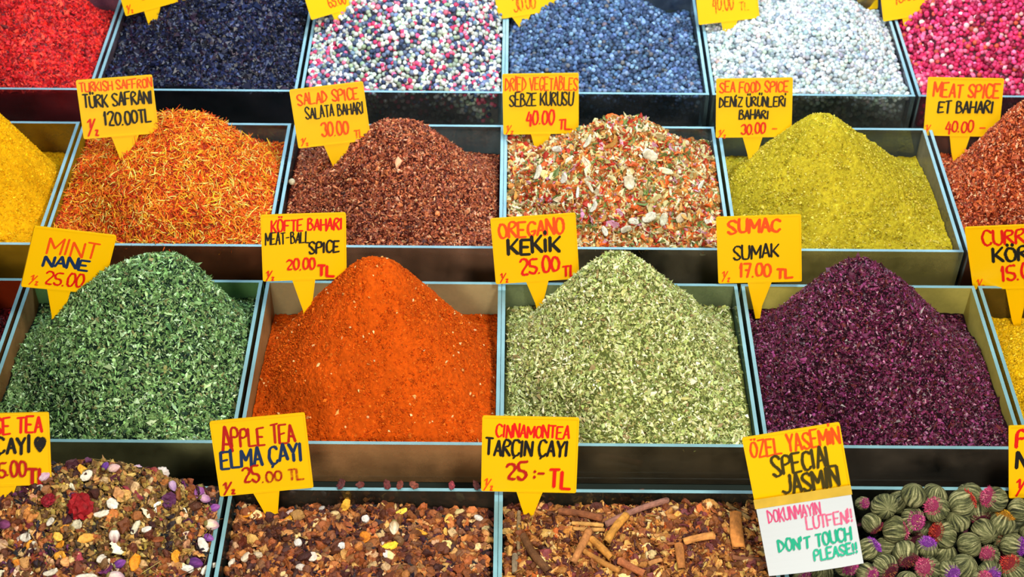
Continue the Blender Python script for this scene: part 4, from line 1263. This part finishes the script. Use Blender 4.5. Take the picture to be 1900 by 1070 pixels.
HALF = lambda x, y, c=ORR: ('½', x, x + .11, y, y + .15, c, .1, 0, .0007)
def T(*a):
    return a
B_, N_, Th = .00135, .00105, .0008
tags = [
 # row A, cut by the top of the picture
 (((207, -62), (322, -96), (345, 0), (233, 30)), ((268, 22), (298, 14), (290, 45), (276, 47)), 'berry', [('25.00', .3, .7, .55, .78, ORR, .4, 0, N_), HALF(.04, .82)], 'yellow tag cut off above the blue black berries', 1),
 (((548, -62), (664, -94), (687, 4), (577, 38)), ((616, 26), (645, 18), (636, 40), (622, 40)), 'mixed', [('65.00', .33, .62, .68, .88, ORR, .35, 0, N_), ('TL', .68, .86, .8, .95, ORR, .45, 0, Th)], 'yellow tag cut off above the mixed peppercorns, showing part of a price', 2),
 (((905, -72), (1030, -88), (1043, 16), (927, 37)), ((950, 33), (985, 27), (976, 46), (962, 48)), 'black', [('30.00', .25, .6, .66, .9, ORR, .6, 0, N_)], 'pale yellow tag cut off between mixed and black peppercorns', 3),
 (((1283, -52), (1402, -66), (1408, 33), (1300, 46)), ((1338, 40), (1369, 37), (1361, 58), (1342, 60)), 'white', [('40.00', .25, .6, .5, .78, ORR, .55, 0, N_), ('TL', .68, .85, .68, .82, ORR, .6, 0, Th)], 'pale yellow tag cut off above the left edge of the white peppercorns', 4),
 (((1625, -58), (1738, -76), (1746, 22), (1642, 40)), ((1674, 34), (1697, 30), (1687, 48), (1677, 49)), 'pink', [('45.00', .2, .62, .42, .68, ORR, .55, 0, N_)], 'pale yellow tag cut off beside the pink peppercorns', 5),
 (((1588, -80), (1626, -80), (1632, 17), (1593, 15)), ((1605, 14), (1622, 14), (1618, 26), (1608, 26)), -.10, None, 'narrow yellow tag with no price showing behind the white peppercorns', 6),
 # row B
 (((143, 148), (282, 139.5), (295, 246), (153, 259)), ((207, 256), (258, 251), (244, 290), (222, 292)), 'safflower',
  [('TURKISH SAFFRON', .03, .99, .05, .20, ORR, .25, 0, N_), ('TÜRK SAFRANI', .05, .97, .27, .47, BLK, 0, 0, B_), ('120.00TL', .30, .93, .58, .80, BLK, 0, .03, B_), ('½', .06, .22, .68, .95, RED, .1, 0, N_)], 'yellow tag reading TÜRK SAFRANI 120.00 TL behind the orange safflower', 7),
 (((538.5, 165), (672, 153), (690, 258), (552, 277)), ((601, 271), (650, 265), (636, 302), (616, 304)), 'salad',
  [('SALAD SPICE', .08, .92, .08, .27, ORR, .3, 0, N_), ('SALATA BAHARI', .16, .96, .33, .52, BLK, 0, 0, B_), ('30.00', .34, .72, .62, .84, ORR, .15, 0, N_), ('TL', .78, .92, .80, .92, ORR, .4, 0, Th), HALF(.04, .82)], 'yellow tag reading SALATA BAHARI behind the reddish brown heap', 8),
 (((932.5, 137), (1073, 135.8), (1074.5, 247), (933.5, 250)), ((985, 249), (1022, 248), (1010, 278), (993, 278)), 'veg',
  [('DRIED VEGETABLES', .03, .99, .06, .27, ORR, .2, 0, N_), ('SEBZE KURUSU', .08, .93, .31, .52, BLK, 0, 0, B_), ('40.00', .30, .68, .62, .84, RED, 0, .04, B_), ('TL.', .73, .93, .76, .92, RED, .05, 0, N_), HALF(.03, .83)], 'yellow tag reading SEBZE KURUSU 40.00 TL behind the dried vegetables', 9),
 (((1329, 145.5), (1470.5, 145), (1469, 253), (1328, 256)), ((1378, 255), (1415, 254), (1404, 288), (1388, 290)), 'cumin',
  [('SEA FOOD SPICE', .04, .95, .06, .23, ORR, .2, 0, N_), ('DENİZ ÜRÜNLERİ', .04, .92, .31, .47, BLK, 0, 0, B_), ('BAHARI', .30, .70, .53, .68, BLK, 0, 0, B_), ('30.00', .33, .66, .76, .93, RED, .1, 0, B_), HALF(.03, .84), ('-', .74, .84, .8, .9, ORR, .3, 0, Th)], 'yellow tag reading DENİZ ÜRÜNLERİ BAHARI beside the olive yellow pyramid', 10),
 (((1721, 142), (1862, 146.5), (1854, 253), (1714, 252)), ((1762, 252), (1800, 252), (1790, 282), (1765, 282)), 'meat',
  [('MEAT SPICE', .08, .96, .10, .33, ORR, .1, 0, B_), ('ET BAHARI', .16, .90, .40, .60, BLK, 0, 0, B_), ('40.00', .28, .66, .74, .93, RED, .2, 0, N_), ('-', .73, .85, .78, .9, ORR, .1, 0, N_), HALF(.01, .82)], 'yellow tag reading MEAT SPICE ET BAHARI behind the red brown flakes', 11),
 # row C
 (((69, 420.7), (221, 437), (185, 546), (33.7, 530)), ((87.5, 534), (131, 539), (116, 588), (96, 586)), 'mint',
  [('MINT', .19, .84, .17, .42, ORR, .15, 0, N_), ('NANE', .19, .76, .45, .62, NAVY, 0, 0, B_), ('25.00', .26, .74, .70, .91, RED, .1, 0, N_), ('½', .08, .20, .80, .95, ORR, .2, 0, Th), ('TL', .80, .99, .82, .97, RED, .1, 0, N_)], 'tilted yellow tag reading MINT NANE 25.00 beside the green heap', 12),
 (((484, 399), (642, 394.4), (643, 516), (487, 521.7)), ((542, 519), (585, 517), (578, 574), (562, 575)), 'paprika',
  [('KÖFTE BAHARI', .11, .96, .08, .25, RED, 0, .01, B_), ('MEAT-BALL', .04, .57, .28, .45, BLK, 0, .05, B_), ('SPICE', .55, .92, .43, .60, BLK, 0, .06, B_), ('20.00', .28, .63, .67, .83, RED, 0, .02, B_), ('TL', .64, .86, .77, .93, RED, 0, -.08, B_), HALF(.03, .83, RED)], 'yellow tag reading KÖFTE BAHARI 20.00 TL beside the paprika heap', 13),
 (((910, 405.5), (1067, 395.5), (1076, 516), (919.7, 527)), ((976, 522), (1018, 519), (1008, 561), (993, 562)), 'oregano',
  [('OREGANO', .08, .86, .07, .30, ORR, 0, 0, B_), ('KEKİK', .17, .80, .33, .56, BLK, 0, 0, .0017), ('25.00', .29, .78, .64, .88, RED, 0, .06, B_), ('TL', .80, .98, .78, .94, RED, 0, 0, B_), HALF(.05, .82, RED)], 'yellow tag reading OREGANO KEKİK 25.00 TL beside the pale green heap', 14),
 (((1328.5, 402), (1485.4, 398.8), (1488.8, 521), (1333, 526)), ((1387, 523), (1432, 522), (1414, 567), (1397, 568)), 'sumac',
  [('SUMAC', .13, .76, .06, .25, ORR, 0, .02, .0016), ('SUMAK', .18, .74, .44, .64, BLK, 0, .04, N_), ('17.00', .26, .64, .72, .91, ORR, 0, .02, B_), ('TL', .69, .90, .80, .94, ORR, 0, .03, B_), HALF(.04, .83)], 'yellow tag reading SUMAC SUMAK 17.00 TL above the purple heap', 15),
 (((1786, 423), (1943, 414), (1966, 534), (1809.5, 536)), ((1866, 535), (1908, 534), (1895, 592), (1877, 592)), 'curry',
  [('CURRY', .18, .84, .08, .30, RED, .1, .03, B_), ('KÖRİ', .28, .80, .34, .56, BLK, 0, .05, .0016), ('15.00', .36, .84, .62, .86, RED, 0, .05, B_), HALF(.05, .82, ORR)], 'yellow tag reading CURRY KÖRİ 15.00 cut by the picture edge', 16),
 # row D
 (((-85, 769), (91, 765.6), (96, 898), (-80, 904)), ((-15, 903), (31, 902), (18, 935), (-4, 936)), 'rose',
  [('ROSE TEA', .22, .93, .06, .28, RED, 0, .03, .0018), ('GÜL ÇAYI', .02, .80, .34, .56, BLK, 0, .03, .0016), ('♥', .83, .95, .34, .52, BLK, 0, 0, .0016), ('25.00', .34, .74, .66, .86, DRED, 0, .0, .0016), ('TL', .73, .97, .76, .97, DRED, 0, 0, .0016)], 'yellow tag with a black heart above the rose tea', 17),
 (((390.6, 782.4), (565.7, 765.6), (581.5, 904), (406.4, 920.4)), ((469.7, 914), (518.5, 909), (515, 958), (495, 958)), 'apple',
  [('A', .08, .21, .08, .42, DRED, .1, 0, B_), ('PPLE TEA', .19, .88, .12, .36, DRED, .15, 0, B_), ('ELMA ÇAYI', .05, .93, .40, .64, NAVY, 0, .03, .0016), ('25', .26, .45, .64, .84, DRED, .2, 0, B_), ('.00 TL', .46, .92, .72, .86, DRED, .5, 0, N_), ('½', .04, .18, .80, .97, DRED, .1, 0, N_)], 'tilted yellow tag reading APPLE TEA ELMA ÇAYI', 18),
 (((895.6, 771.6), (1073.3, 775.7), (1070.6, 913.7), (892, 910.3)), ((958, 912), (1007, 913), (991, 951), (971, 951)), 'cinnamon',
  [('CINNAMONTEA', .14, .91, .11, .27, RED, 0, 0, .0017), ('TARÇIN ÇAYI', .03, .90, .30, .51, BLK, 0, 0, .0016), ('25', .26, .48, .60, .82, DRED, 0, 0, .0018), (':-', .54, .68, .68, .80, DRED, 0, 0, .0016), ('TL', .71, .94, .70, .93, RED, 0, 0, .0016), HALF(.02, .82)], 'yellow tag reading TARÇIN ÇAYI 25 TL above the cinnamon tea', 19),
 (((1871, 790), (2050, 786), (2052, 920), (1872, 924)), ((1940, 922), (1985, 921), (1975, 960), (1955, 960)), -.05,
  [('PO', .07, .33, .08, .30, RED, .05, 0, .0018), ('NA', .07, .33, .35, .58, BLK, 0, 0, .0016), ('½', .07, .22, .74, .97, RED, 0, 0, N_)], 'yellow tag cut by the picture edge above the tea balls', 20),
]
for cn, stm, bw, ln, lab, sd in tags:
    price_tag(cn, stm, bw, ln, lab, sd)
# jasmine tag with a paper note taped over its lower part
t, (x0, y1, cw, ch) = price_tag(((1378, 812.7), (1555.6, 784), (1583, 916), (1401, 944)), ((1440, 940), (1476, 934), (1448, 1061), (1434, 1063)), -.03,
  [('ÖZEL YASEMİN', .05, .98, .07, .29, ORR, .05, .02, .0017), ('SPECIAL', .24, .90, .31, .58, '#38300a', .05, .03, .0015), ('JASMIN', .30, .90, .60, .86, '#38300a', .05, .03, .0014)], 'tilted yellow tag reading SPECIAL JASMIN with a white note below it', 21, math.radians(14))
pw, ph = cw * .985, ch * .98
def note_sheet():
    nx, ny = 10, 12
    V, F = [], []
    for s_ in (0, 1):
        for i in range(nx + 1):
            for j in range(ny + 1):
                x, y = i / nx, j / ny
                V.append((x * pw * (1 - .0 * y) + .10 * pw * y * 0, -y * ph, .0035 * math.sin(x * 2.6) * y + .010 * y * y - s_ * .0035))
    I = lambda s_, i, j: s_ * (nx + 1) * (ny + 1) + i * (ny + 1) + j
    for i in range(nx):
        for j in range(ny):
            F.append((I(0, i, j), I(0, i, j + 1), I(0, i + 1, j + 1), I(0, i + 1, j)))
            F.append((I(1, i, j), I(1, i + 1, j), I(1, i + 1, j + 1), I(1, i, j + 1)))
    for i in range(nx):
        F.append((I(0, i, ny), I(1, i, ny), I(1, i + 1, ny), I(0, i + 1, ny)))
        F.append((I(0, i, 0), I(0, i + 1, 0), I(1, i + 1, 0), I(1, i, 0)))
    for j in range(ny):
        F.append((I(0, 0, j), I(1, 0, j), I(1, 0, j + 1), I(0, 0, j + 1)))
        F.append((I(0, nx, j), I(0, nx, j + 1), I(1, nx, j + 1), I(1, nx, j)))
    return mesh_np('paper_sheet', np.array(V), [np.array(F)], mats=[M_PAPER])
note = empty('paper_note', t.matrix_world @ Matrix.Translation((x0 + cw * .005, y1 - ch * .89, .0048)))
tag(note, "white paper note reading DON'T TOUCH PLEASE taped to the jasmine tag", 'note')
obj('paper_sheet', note_sheet(), note)
hw = writing([('DOKUNMAYIN', .10, .66, .13, .30, '#d84a7c', .3, .04, .0008), ('LÜTFEN!!', .48, .98, .29, .46, '#e05a84', .3, .04, .0008),
         ("DON'T TOUCH", .15, .93, .54, .70, '#08a07c', 0, .04, .0011), ('PLEASE!!', .50, .97, .73, .86, '#10a884', 0, .05, .0010)], pw, ph, 31, note, .0004)
# let the writing follow the curve of the sheet
for v in hw.data.vertices:
    x, y = v.co.x / pw, -v.co.y / ph
    v.co.z += .0035 * math.sin(x * 2.6) * y + .010 * y * y
tp = boxes('tape', [(-.001, pw + .001, -.006, .004, .0003, .0006)], [solid('clear_tape', '#c9a63a', .25, .5, .25, 60)], note)
